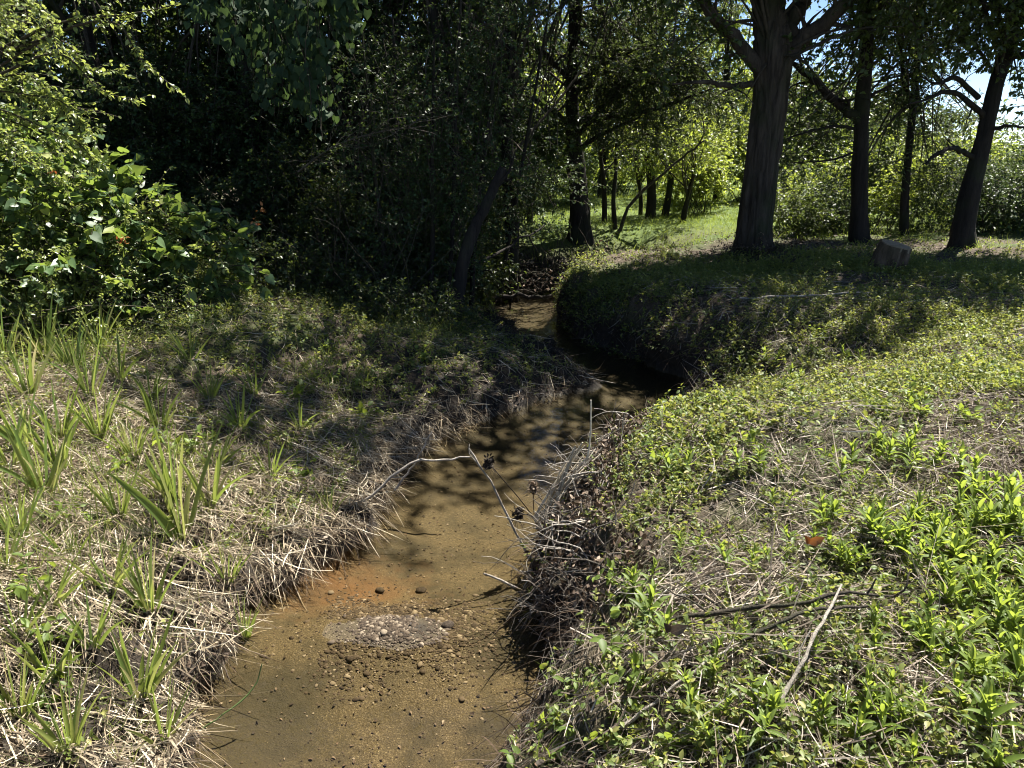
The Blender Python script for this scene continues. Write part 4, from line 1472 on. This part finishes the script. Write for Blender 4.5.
    for (a, b_, y, r, lab) in trunks:
        p0 = W(*a, y)
        p0[2] = float(gz(p0[0], p0[1])) - .05
        p1 = W(*b_, y + .1)
        up3 = p1 + (p1 - p0) * .7
        mid = (p0 + p1) / 2 + rng.normal(size=3) * np.array([.06, .06, 0])
        tr = [(*p0, r * 1.2), (*mid, r), (*p1, r * .8), (*up3, r * .35)]
        tree('sapling', lab, 'sapling', tr, [], blobs_of(up3 - np.array([0, 0, .7]), (.5, .4, .5), 3, .35, rng) + blobs_of(p1 - np.array([0, 0, .6]), (.5, .4, 1.0), 8, .32, rng), 420, .30, 10, .045, HEX, M['wood'], M['bark_dark'], 'saplings by the creek bend', 7, .1, twig_n=10, k=20)
    p0 = W(452, 297, 9.3)
    p0[2] = float(gz(p0[0], p0[1])) - .05
    tr = [(*p0, .085), (*W(466, 252, 9.35), .075), (*W(486, 205, 9.5), .062), (*W(503, 168, 9.6), .055)]
    tree('broken_trunk', 'dark leaning dead trunk snapped off at head height by the bend', 'dead tree', tr, [[(*W(494, 190, 9.55), .03), (*W(508, 172, 9.6), .018), (*W(516, 150, 9.6), .006)]], [], 0, .3, 1, .05, HEX, M['wood'], M['bark_dark'], None, 12, .18)
    p0 = W(511, 258, 12.8)
    p0[2] = float(gz(p0[0], p0[1])) - .05
    tr = [(*p0, .14), (*W(512, 210, 12.8), .115), (*W(507, 150, 12.8), .105), (*W(510, 60, 12.8), .08), (*W(520, -90, 12.8), .04)]
    tree('upright_dark_tree', 'upright dark trunk between the leaning trunk and the sunny gap', 'tree', tr, [], blobs_of(W(500, -10, 12.8), (.9, .8, .7), 6, .55, rng) + [(np.array(q), np.array((.85, .85, .5))) for q in ((-.4, 11.4, 5.6), (.5, 11.6, 6.0), (1.2, 12.2, 6.4), (-1.2, 11.8, 6.0), (-.2, 12.6, 6.6), (.9, 13.0, 6.8), (-1.9, 11.2, 5.8), (1.7, 13.4, 6.6), (-2.6, 11.0, 6.2), (.2, 10.9, 5.2), (-1.0, 10.8, 5.0), (1.6, 14.2, 5.2), (2.3, 14.6, 5.6), (.9, 14.4, 5.0), (1.9, 15.4, 6.2))], 2300, .36, 10, .06, HEX, M['wood'], M['bark_dark'], None, 12, .14, twig_n=20)  # high clumps out of view, added to shade the left bank and bend
    # bare grey twigs in front of the woods
    root = empty('bare_branch', W(300, 190, 9.6), 'bare grey branch of thin twigs sticking out of the dark woodland', 'branch')
    g = Geo()
    q = spline([W(298, 172, 9.9), W(335, 146, 9.5), W(380, 132, 9.3), W(428, 126, 9.2)], 16)
    tubes(g, q, np.linspace(.013, .003, 16)[None], 6)
    P = q[rng.integers(1, 14, 36)]
    w = walk(P, np.array([.7, -.1, .1]) + rng.normal(size=(36, 3)) * .7, rng.uniform(.3, .9, 36), 8, .15, .06, rng)
    tubes(g, w, np.linspace(.005, .0018, 8)[None], 4, cap=False)
    g.build('twigs', M['bare_twig'], root, origin=root.location)
    root = empty('dead_twig_shrub', W(330, 290, 9.4), 'bare twiggy shrub with hanging stems at woodland foot below the grey branch', 'dead shrub')
    g = Geo()
    n = 70
    P = np.array([W(rng.uniform(290, 420), 300, rng.uniform(9.0, 9.8)) for _ in range(n)])
    P[:, 2] = gz(P[:, 0], P[:, 1])
    w = walk(P, np.array([0, -.1, 1.]) + rng.normal(size=(n, 3)) * .4, rng.uniform(.7, 2.2, n), 10, .18, .03, rng)
    tubes(g, w, np.linspace(.007, .002, 10)[None] * rng.uniform(.5, 1.3, n)[:, None], 4, cap=False)
    g.build('twigs', M['twig'], root, origin=root.location)


build_left()


def build_right():
    rng = np.random.default_rng(33)
    # ---- the big tree
    p0 = G(752, 251)
    Y = p0[1]
    z0 = p0[2] - .15
    b0 = np.array((p0[0], Y, z0))
    hw = lambda px, y: .80 * px * y / F
    tr = [(p0[0], Y, z0, hw(22, Y)), (*W(757, 204, Y), hw(18.5, Y)), (*W(764, 150, Y), hw(19, Y)), (*W(771, 90, Y), hw(20, Y)), (*W(773, 50, Y), hw(21, Y)), (*W(769, 0, Y + .1), hw(17, Y)), (*W(772, -120, Y + .2), .22), (*W(780, -260, Y + .3), .14), (*W(786, -420, Y + .3), .05)]
    lm = [[(*W(780, 62, Y), hw(10, Y)), (*W(805, 38, Y - .1), hw(9.5, Y)), (*W(832, 16, Y - .3), hw(8.5, Y)), (*W(870, -15, Y - .5), .09), (*W(950, -60, Y - .8), .05)],
          [(*W(762, 74, Y), hw(9, Y)), (*W(738, 42, Y - .1), hw(7.5, Y)), (*W(706, 6, Y - .2), hw(6, Y)), (*W(670, -50, Y - .3), .06), (*W(620, -90, Y - .4), .03)],
          [(*W(785, 45, Y), .16), (*W(793, 20, Y + .2), .13), (*W(808, -10, Y + .4), .10), (*W(830, -80, Y + .8), .05)],
          [(*W(752, 84, Y), .05), (*W(728, 86, Y - .2), .04), (*W(705, 82, Y - .4), .03), (*W(672, 84, Y - .5), .012)]]
    bl = []
    for px, py, dy, r in [(650, -40, -.5, .9), (700, -60, 0, 1.0), (760, -90, -.6, 1.0), (830, -50, -.6, .8), (900, -30, -.9, .8), (960, -70, -1., .9), (690, 20, -.3, .40), (900, 25, -.8, .42),
                          (860, 35, -.5, .35), (760, -220, 0, 1.4), (850, -200, .3, 1.3), (660, -190, .4, 1.3), (820, 90, -.4, .25), (745, 95, -.55, .16), (660, 70, -.4, .40), (720, 45, -.3, .30), (940, 40, -1., .4), (800, 60, -.6, .20)]:
        bl.append((W(px, py, Y + dy), np.array((r, r, r * .62))))
    for x, y, z, r in [(.9, 9.3, 7.8, .8), (1.8, 9.0, 8.0, .7), (2.7, 9.4, 7.6, .8), (1.5, 10.3, 7.8, .8), (2.6, 10.6, 7.4, .9), (3.5, 10.4, 7.2, .8), (3.2, 11.6, 7.2, 1.0), (.6, 10.6, 8.0, .7), (2.0, 11.6, 7.6, .9), (4.4, 11.0, 6.6, .9), (5.2, 11.8, 6.4, .9), (4.4, 12.4, 7.4, 1.1), (3.4, 12.8, 7.8, 1.1), (5.4, 13.4, 7.2, 1.0), (4.3, 9.9, 7.0, .7), (3.4, 9.3, 7.4, .6), (1.2, 8.4, 7.0, .6), (.2, 8.8, 7.2, .6), (2.2, 8.2, 7.4, .5)]:  # unseen clumps overhead, added to shade the creek and left bank
        bl.append((np.array((x, y, z)), np.array((r, r, r * .5)) * 1.15))
    lm.append([(*W(768, -60, Y), .16), (3.6, 12.0, 6.4, .12), (2.7, 10.8, 7.2, .08), (1.6, 9.8, 7.8, .03)])
    tree('big_tree', 'biggest tree with thick forked trunk on the right bank', 'tree', tr, lm, bl, 5600, .42, 11, .09, HEX, M['oak'], M['bark'], 'large trees on the right bank', 110, .13, flare=.42, k=170, twig_n=60)
    fb = [(np.array((p0[0] + a, Y - b_, z0 + .2)), np.array((.22, .16, .16))) for a, b_ in ((.1, .45), (.35, .3), (-.2, .4), (.5, .05), (-.45, .2))]
    shrub('foot_sprouts', 'pale dry sprouts around the foot of the biggest trunk', 'sprouts', (p0[0] + .1, Y - .42, z0 + .1), fb, 130, .22, 9, .035, HEX, M['litter'], None, 14, .004)
    # ---- the second, thinner trunk right of it
    p = G(860, 244)
    y = p[1]
    tr = [(p[0], y, p[2] - .1, hw(11.5, y)), (*W(859, 200, y), hw(9.5, y)), (*W(862, 110, y), hw(8.5, y)), (*W(866, 55, y), hw(7.5, y)), (*W(868, -20, y), .10), (*W(870, -160, y), .07), (*W(870, -260, y), .03)]
    lm = [[(*W(857, 122, y), .085), (*W(838, 104, y - .1), .075), (*W(815, 82, y - .3), .06), (*W(796, 66, y - .4), .04), (*W(770, 50, y - .6), .015)],
          [(*W(857, 130, y), .03), (*W(835, 126, y - .2), .025), (*W(800, 134, y - .4), .015), (*W(770, 146, y - .5), .006)],
          [(*W(866, 100, y), .03), (*W(885, 88, y + .2), .02), (*W(905, 80, y + .3), .008)],
          [(*W(860, 150, y), .022), (*W(830, 160, y - .3), .016), (*W(790, 163, y - .5), .006)]]
    bl = [(W(a, b, y + d), np.array((r, r, r * .6))) for a, b, d, r in [(820, 60, -.3, .45), (860, 30, 0, .6), (905, 60, .2, .5), (880, 10, -.2, .7), (840, -40, 0, .9), (900, -60, .3, .9), (800, 110, -.5, .30), (850, 95, .3, .3), (790, 140, -.5, .22), (900, 110, .4, .35), (860, -130, 0, 1.1)]]
    for x, y, z, r in [(6.2, 12.4, 5.6, .9), (7.0, 12.0, 5.8, .8), (5.6, 13.2, 6.2, .9), (7.2, 13.4, 6.2, 1.0), (6.0, 14.2, 6.6, 1.0)]:  # clumps above the view, added for shade on the right bank
        bl.append((np.array((x, y, z)), np.array((r, r, r * .5)) * 1.15))
    tree('second_tree', 'straight dark tree with a low left limb behind the stump', 'tree', tr, lm, bl, 2500, .36, 10, .08, HEX, M['oak'], M['bark_dark'], 'large trees on the right bank', 18, .12, flare=.25, twig_n=40)
    # ---- thin tree
    p = G(905, 236)
    y = p[1]
    tr = [(p[0], y, p[2] - .1, hw(6, y)), (*W(905, 195, y), hw(4.6, y)), (*W(912, 120, y), hw(4.4, y)), (*W(917, 60, y), hw(4, y)), (*W(920, -30, y), .05), (*W(922, -140, y), .03)]
    lm = [[(*W(913, 110, y), .05), (*W(906, 90, y), .045), (*W(902, 60, y), .03), (*W(895, 20, y), .012)], [(*W(912, 118, y), .03), (*W(935, 95, y + .2), .02), (*W(955, 85, y + .2), .008)]]
    bl = [(W(a, b, y + d), np.array((r, r, r * .6))) for a, b, d, r in [(905, 90, 0, .45), (930, 60, .2, .5), (895, 40, .1, .6), (925, 10, 0, .8), (950, 110, .3, .35), (890, 130, .3, .3), (820, 125, -.8, .35), (785, 165, -.9, .3), (885, 165, -.3, .3), (935, 135, -.4, .35), (840, 190, -.3, .3), (945, 175, -.2, .35), (925, 185, .2, .35), (800, 95, -.6, .3), (975, 120, .4, .3), (760, 130, -.6, .25)]]
    tree('slim_tree', 'slim dark tree between the straight tree and the leaning tree', 'tree', tr, lm, bl, 1500, .36, 10, .085, NARROW, M['cedar'], M['bark_dark'], 'large trees on the right bank', 12, .12, twig_n=40)
    # ---- leaning tree at the right
    p = G(962, 248)
    y = p[1]
    tr = [(p[0], y, p[2] - .1, hw(15, y)), (*W(966, 210, y), hw(12.5, y)), (*W(982, 146, y), hw(9.5, y)), (*W(994, 91, y), hw(8.2, y)), (*W(1010, 36, y), hw(8, y)), (*W(1026, -40, y), .12), (*W(1050, -180, y), .08), (*W(1065, -280, y), .03)]
    lm = [[(*W(985, 118, y), .05), (*W(968, 100, y - .2), .042), (*W(945, 92, y - .4), .032), (*W(925, 100, y - .6), .018), (*W(908, 104, y - .7), .008)],
          [(*W(978, 98, y), .045), (*W(955, 78, y - .3), .035), (*W(938, 84, y - .5), .02), (*W(920, 76, y - .6), .008)],
          [(*W(972, 158, y), .045), (*W(955, 148, y - .2), .036), (*W(935, 155, y - .4), .028), (*W(926, 165, y - .5), .01)],
          [(*W(1000, 60, y), .06), (*W(1020, 55, y - .2), .045), (*W(1050, 56, y - .3), .02)],
          [(*W(988, 130, y), .035), (*W(1010, 126, y - .2), .025), (*W(1035, 130, y - .3), .01)]]
    bl = [(W(a, b, y + d), np.array((r, r, r * .6))) for a, b, d, r in [(990, 20, -.4, .6), (1030, 0, -.2, .8), (960, 15, -.5, .5), (1000, -70, 0, 1.1), (1060, -100, 0, 1.2), (940, -30, -.3, .7), (1000, 45, -.6, .35), (1045, 60, -.4, .4), (1030, 105, -.4, .28), (1012, 80, .5, .22), (950, 50, -.2, .25)]]
    for x, y, z, r in [(8.0, 12.2, 5.4, .9), (9.0, 12.6, 5.8, 1.0), (8.4, 13.4, 6.2, 1.0), (7.8, 11.2, 5.6, .6), (5.5, 9.8, 5.6, .6), (6.3, 10.4, 5.9, .6), (7.2, 10.2, 5.7, .6), (8.0, 10.8, 6.1, .6), (6.8, 11.2, 6.3, .7), (8.8, 11.5, 6.1, .7), (5.2, 10.8, 6.4, .6), (7.6, 9.7, 5.5, .5), (9.4, 10.6, 5.8, .6)]:  # unseen crown clumps added to throw dappled shade across the right bank
        bl.append((np.array((x, y, z)), np.array((r, r, r * .5)) * 1.15))
    tree('leaning_tree', 'dark leaning tree with bare side branches near right edge', 'tree', tr, lm, bl, 5000, .38, 10, .085, HEX, M['oak'], M['bark_dark'], 'large trees on the right bank', 22, .12, flare=.3, twig_n=40)
    # ---- cedar-like tree in the middle
    p = G(580, 240)
    y = p[1]
    tr = [(p[0], y, p[2] - .1, hw(14.5, y)), (*W(579, 200, y), hw(12, y)), (*W(575, 155, y), hw(10, y)), (*W(572, 110, y), hw(8, y)), (*W(573, 60, y), hw(7, y)), (*W(578, -20, y), .12), (*W(582, -120, y), .08), (*W(586, -200, y), .03)]
    lm = []
    for a, b_, e in [((570, 125), (535, 100), (490, 90)), ((578, 135), (615, 95), (655, 70)), ((576, 150), (610, 130), (640, 118)), ((580, 120), (650, 110), (725, 84)), ((572, 90), (610, 60), (670, 40)), ((570, 80), (540, 50), (500, 30))]:
        lm.append([(*W(*a, y), .06), (*W(*b_, y - .5), .04), (*W(*e, y - 1.0), .012)])
    bl = [(W(a, b_, y + d), np.array((r, r * .9, r * .55))) for a, b_, d, r in [(545, 90, -.6, .7), (520, 50, -.4, .8), (600, 70, -.8, .8), (640, 90, -.9, .7), (610, 120, -.7, .5), (670, 60, -.9, .7), (700, 90, -.9, .5), (560, 20, -.3, .7), (620, 15, -.4, .6), (600, 35, -.4, .4),
                                                                           (690, 10, -.6, .7), (550, 130, -.5, .4), (500, 110, -.5, .6), (660, 130, -.8, .40), (720, 110, -.9, .3), (535, 145, -.5, .3)]]
    tree('cedar_tree', 'dark cedar like tree with drooping sprays left of the sunny lawn', 'tree', tr, lm, bl, 3600, .42, 14, .07, NARROW, M['cedar'], M['bark_dark'], 'large trees on the right bank', 20, .16, .16, flare=.3, twig_n=60)
    # ivy on its trunk
    # ---- stump
    p = G(885, 271)
    root = empty('tree_stump', p, 'weathered sawn tree stump leaning on the shaded right bank', 'stump')
    ax = np.array((.20, -.16, 1.0))
    h = .34
    q = np.array([p + ax * t for t in (-.12, .02, .1, .2, .3, h)])
    g = Geo()
    tubes(g, spline(q, 14), np.interp(np.linspace(0, 1, 14), [0, .3, 1], [.27, .21, .195])[None], 64, rough=.16, freq=4, cap=False)
    g.build('bark', M['stump_bark'], root, origin=p)
    g = Geo()
    tubes(g, np.array([p + ax * (h - .05), p + ax * (h + .012)]), np.array([[.187, .182]]), 28, rough=.05, freq=4)
    g.build('cut_face', M['cut_wood'], root, origin=p)

    # ---- small trunks and young trees round the sunny lawn
    yt = [((650, 228), (648, 150), 19., .11, 'short dark trunk at the back of the sunny lawn'), ((664, 226), (672, 160), 19.5, .08, 'slanting dark trunk beside the short one at the back of lawn'),
          ((681, 236), (690, 190), 17.5, .06, 'thin trunk with bright leaves at the right of the sunny lawn'), ((640, 225), (637, 170), 20., .05, 'thin pole like stem left of the short dark trunk'),
          ((615, 236), (616, 165), 16.5, .045, 'pale thin stem right of the cedar like tree'), ((604, 232), (600, 150), 17.5, .05, 'thin dark stem touching the cedar like tree from behind'),
          ((700, 222), (706, 160), 22., .06, 'thin far stem among the bright leaves'), ((530, 225), (524, 130), 17., .06, 'thin stem left of the sunny gap')]
    for a, b_, y, r, lab in yt:
        p0 = W(*a, y)
        p0[2] = float(gz(p0[0], p0[1])) - .05
        p1 = W(*b_, y)
        tp = p1 + (p1 - p0) * .9
        bl = blobs_of(p1 + np.array([0, 0, .9]), (1.2, 1.0, .9), 7, .6, rng)
        tree('young_tree', lab, 'tree', [(*p0, r * 1.25), (*((p0 + p1) / 2 + rng.normal(size=3) * .05), r), (*p1, r * .85), (*tp, r * .3)], [], bl, 330, .4, 9, .08, DIAMOND, M['oak_sunlit' if lab.startswith('thin') else 'oak'], M['bark_dark'], 'young trees around the sunny lawn', 8, .12, twig_n=14, k=18)
    # fallen slanting pale trunk
    stick('slanting_stem', [W(612, 240, 16.2), W(640, 195, 16.2), W(680, 160, 16.0), W(705, 140, 15.8)], .04, .016, M['twig'], 'slanting dead stem crossing in front of the young trees', 'dead tree', 3, None, 90)

    # ---- bushes behind
    def bush(px, py, Y, w, h, lab, leafm, n, size, grp, tmpl=DIAMOND):
        p = W(px, py, Y)
        p[2] = float(gz(p[0], p[1])) - .02
        bl = []
        for i in range(7):
            c = p + np.array([rng.uniform(-.6, .6) * w, rng.uniform(-.4, .4) * w, rng.uniform(.25, .85) * h])
            r = rng.uniform(.28, .48) * w
            bl.append((c, np.array((r, r, min(r, h * .35)))))
        shrub('bush', lab, 'bush', p, bl, n, .16 * w + .15, 10, size, tmpl, leafm, grp, 12, .012, .08)
    OL, OK_ = M['oak_sunlit'], M['oak']
    grp = 'bushes behind the lawn'
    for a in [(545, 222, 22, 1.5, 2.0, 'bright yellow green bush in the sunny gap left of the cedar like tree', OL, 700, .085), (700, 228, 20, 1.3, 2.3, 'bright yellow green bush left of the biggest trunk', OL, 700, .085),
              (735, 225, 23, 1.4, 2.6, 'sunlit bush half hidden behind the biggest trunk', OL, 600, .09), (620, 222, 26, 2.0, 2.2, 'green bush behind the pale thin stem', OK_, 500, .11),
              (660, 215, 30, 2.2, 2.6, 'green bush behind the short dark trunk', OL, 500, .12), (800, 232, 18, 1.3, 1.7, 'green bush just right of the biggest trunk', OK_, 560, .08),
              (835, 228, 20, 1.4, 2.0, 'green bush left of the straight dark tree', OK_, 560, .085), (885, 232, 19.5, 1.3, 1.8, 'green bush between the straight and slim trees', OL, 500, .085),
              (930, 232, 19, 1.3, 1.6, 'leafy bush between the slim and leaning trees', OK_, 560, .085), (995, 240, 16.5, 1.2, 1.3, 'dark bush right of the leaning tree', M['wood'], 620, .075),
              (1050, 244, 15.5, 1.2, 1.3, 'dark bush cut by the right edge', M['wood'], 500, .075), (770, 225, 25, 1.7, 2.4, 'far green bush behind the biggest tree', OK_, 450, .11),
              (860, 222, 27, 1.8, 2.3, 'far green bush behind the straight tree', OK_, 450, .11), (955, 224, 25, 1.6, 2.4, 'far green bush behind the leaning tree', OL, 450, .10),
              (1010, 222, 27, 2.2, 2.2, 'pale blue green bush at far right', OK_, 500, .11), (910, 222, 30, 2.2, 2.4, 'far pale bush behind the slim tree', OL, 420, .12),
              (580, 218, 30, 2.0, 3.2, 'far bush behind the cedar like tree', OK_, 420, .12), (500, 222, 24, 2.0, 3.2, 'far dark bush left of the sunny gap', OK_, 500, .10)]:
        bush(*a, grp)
    for px, Yt, h, w_, lab in [(600, 24, 7, 1.7, 'leafy tree in the second row behind the cedar like tree'), (650, 27, 7.5, 1.8, 'leafy tree in the second row behind the short dark trunk'), (715, 24, 7, 1.7, 'leafy tree in the second row left of the biggest trunk'),
                            (790, 24, 4.2, 1.5, 'leafy tree in the second row right of the biggest trunk'), (825, 21, 3.4, 1.2, 'leafy tree in the second row left of the straight tree'), (880, 24, 3.2, 1.3, 'leafy tree in the second row right of the straight tree'),
                            (530, 22, 7, 1.5, 'leafy tree in the second row over the sunny gap'), (760, 32, 6, 2.0, 'leafy tree in the third row behind the biggest tree'), (690, 34, 8.5, 2.2, 'leafy tree in the third row above the lawn'), (850, 33, 4.2, 2.0, 'leafy tree in the third row behind the straight tree'), (570, 32, 8, 2.2, 'leafy tree in the third row above the sunny gap')]:
        p0 = W(px, 210, Yt)
        p0[2] = float(gz(p0[0], p0[1])) - .05
        x, y, z = p0
        bl = blobs_of((x, y, z + h * .55), (w_, w_ * .8, h * .42), 16, .75, rng, z + .9)
        tree('background_tree', lab, 'tree', [(x, y, z, .12), (x + .1, y, z + h * .3, .10), (x, y, z + h * .6, .06), (x + .1, y, z + h * .95, .02)], [], bl, 900, .5, 9, .125, DIAMOND, OL if px in (715, 690) else OK_, M['bark_dark'], 'trees in the rows behind the lawn', 8, .1, twig_n=20, k=16)
    for px, Yb, w_, h_, mt, lab in [(790, 14.6, .8, 1.0, OK_, 'low dark bush beside the foot of the biggest trunk'), (815, 15.6, .9, 1.6, OL, 'sunlit bush between the biggest trunk and the straight tree'), (838, 14.9, .7, 1.2, M['wood'], 'dark bush touching the straight tree on its left'),
                                    (880, 15.2, .8, 1.5, OL, 'sunlit bush touching the straight tree on its right'), (900, 16.4, .9, 1.9, OK_, 'tall dark bush behind the slim tree'), (930, 15.0, .9, 1.4, M['wood'], 'dark bush left of the foot of the leaning tree'),
                                    (955, 16.4, .9, 2.0, OL, 'tall sunlit bush right behind the leaning tree'), (985, 14.3, .8, 1.1, M['wood'], 'dark bush touching the leaning tree on its right'), (1012, 14.6, .9, 1.3, M['wood'], 'dark round bush close to the right edge'), (1045, 14.2, .9, 1.4, M['wood'], 'dark bush mostly beyond the right edge')]:
        p = W(px, 240, Yb)
        p[2] = float(gz(p[0], p[1])) - .03
        bl = [(p + np.array([rng.uniform(-.55, .55) * w_, rng.uniform(-.4, .4) * w_, rng.uniform(.12, .8) * h_]), np.array((.5, .45, .4)) * w_ * rng.uniform(.7, 1.1)) for _ in range(7)]
        shrub('bush', lab, 'bush', p, bl, 420, .32, 10, .062, HEX, mt, 'bushes at the feet of the trees', 8, .01)
    # ---- far woods closing the view
    g = Geo()
    bl = []
    for i in range(120):
        az = rng.uniform(-.95, .30) if i < 84 else rng.uniform(.28, .85)
        d = rng.uniform(38, 60) if i < 84 else rng.uniform(60, 95)
        h = (rng.uniform(3, 10) if az < -.05 else rng.uniform(2.5, 5)) if i < 84 else rng.uniform(2, 4.2)
        x, y = d * math.sin(az), d * math.cos(az)
        for k in range(3):
            bl.append((np.array((x + rng.normal(0, 1.2), y + rng.normal(0, 1.2), h * rng.uniform(.2, .95))), np.array((2.4, 2.4, 1.8 if i < 84 else 1.2)) * rng.uniform(.7, 1.2)))
    foliage(g, bl, 9000, 1.0, 9, .30, DIAMOND, .05, lo=.3)
    tag(g.build('far_woods', OK_), 'distant mass of trees closing the view', 'woods', None, 'stuff')


build_right()

# ------------------------------------------------------------------ light, sky, camera
SUN = nrm(np.array((.50, .52, 1.25)))
el = math.asin(SUN[2])
az = math.atan2(SUN[0], SUN[1])
w = bpy.data.worlds.new('World')
sc.world = w
w.use_nodes = True
nt = w.node_tree
bg = nt.nodes['Background']
sky = nt.nodes.new('ShaderNodeTexSky')
sky.sky_type = 'NISHITA'
sky.sun_disc = False
sky.dust_density = .1
sky.air_density = .75
sky.altitude = 2500
sky.sun_elevation = el
sky.sun_rotation = az
nt.links.new(sky.outputs[0], bg.inputs[0])
bg.inputs[1].default_value = .05
sd = bpy.data.lights.new('sun', 'SUN')
sd.energy = 5
sd.angle = R(.5)
sd.color = (1, .95, .86)
so = bpy.data.objects.new('sun', sd)
COL.objects.link(so)
so.rotation_euler = Vector(-SUN).to_track_quat('-Z', 'Y').to_euler()
so.location = (6, 6, 20)

cd = bpy.data.cameras.new('camera')
cam = bpy.data.objects.new('camera', cd)
COL.objects.link(cam)
cam.location = (0, 0, H)
cam.rotation_euler = (R(90) - PITCH, 0, 0)
cd.sensor_width = 36
cd.lens = 36 * F / 1024
cd.clip_start = .05
cd.clip_end = 3000
sc.camera = cam
sc.view_settings.view_transform = 'Standard'
sc.view_settings.look = 'None'
sc.view_settings.exposure = 1.95
sc.cycles.filter_width = 1.0
sc.view_settings.gamma = 1
sc.cycles.max_bounces = 8
sc.cycles.transparent_max_bounces = 12
sc.cycles.use_denoising = True
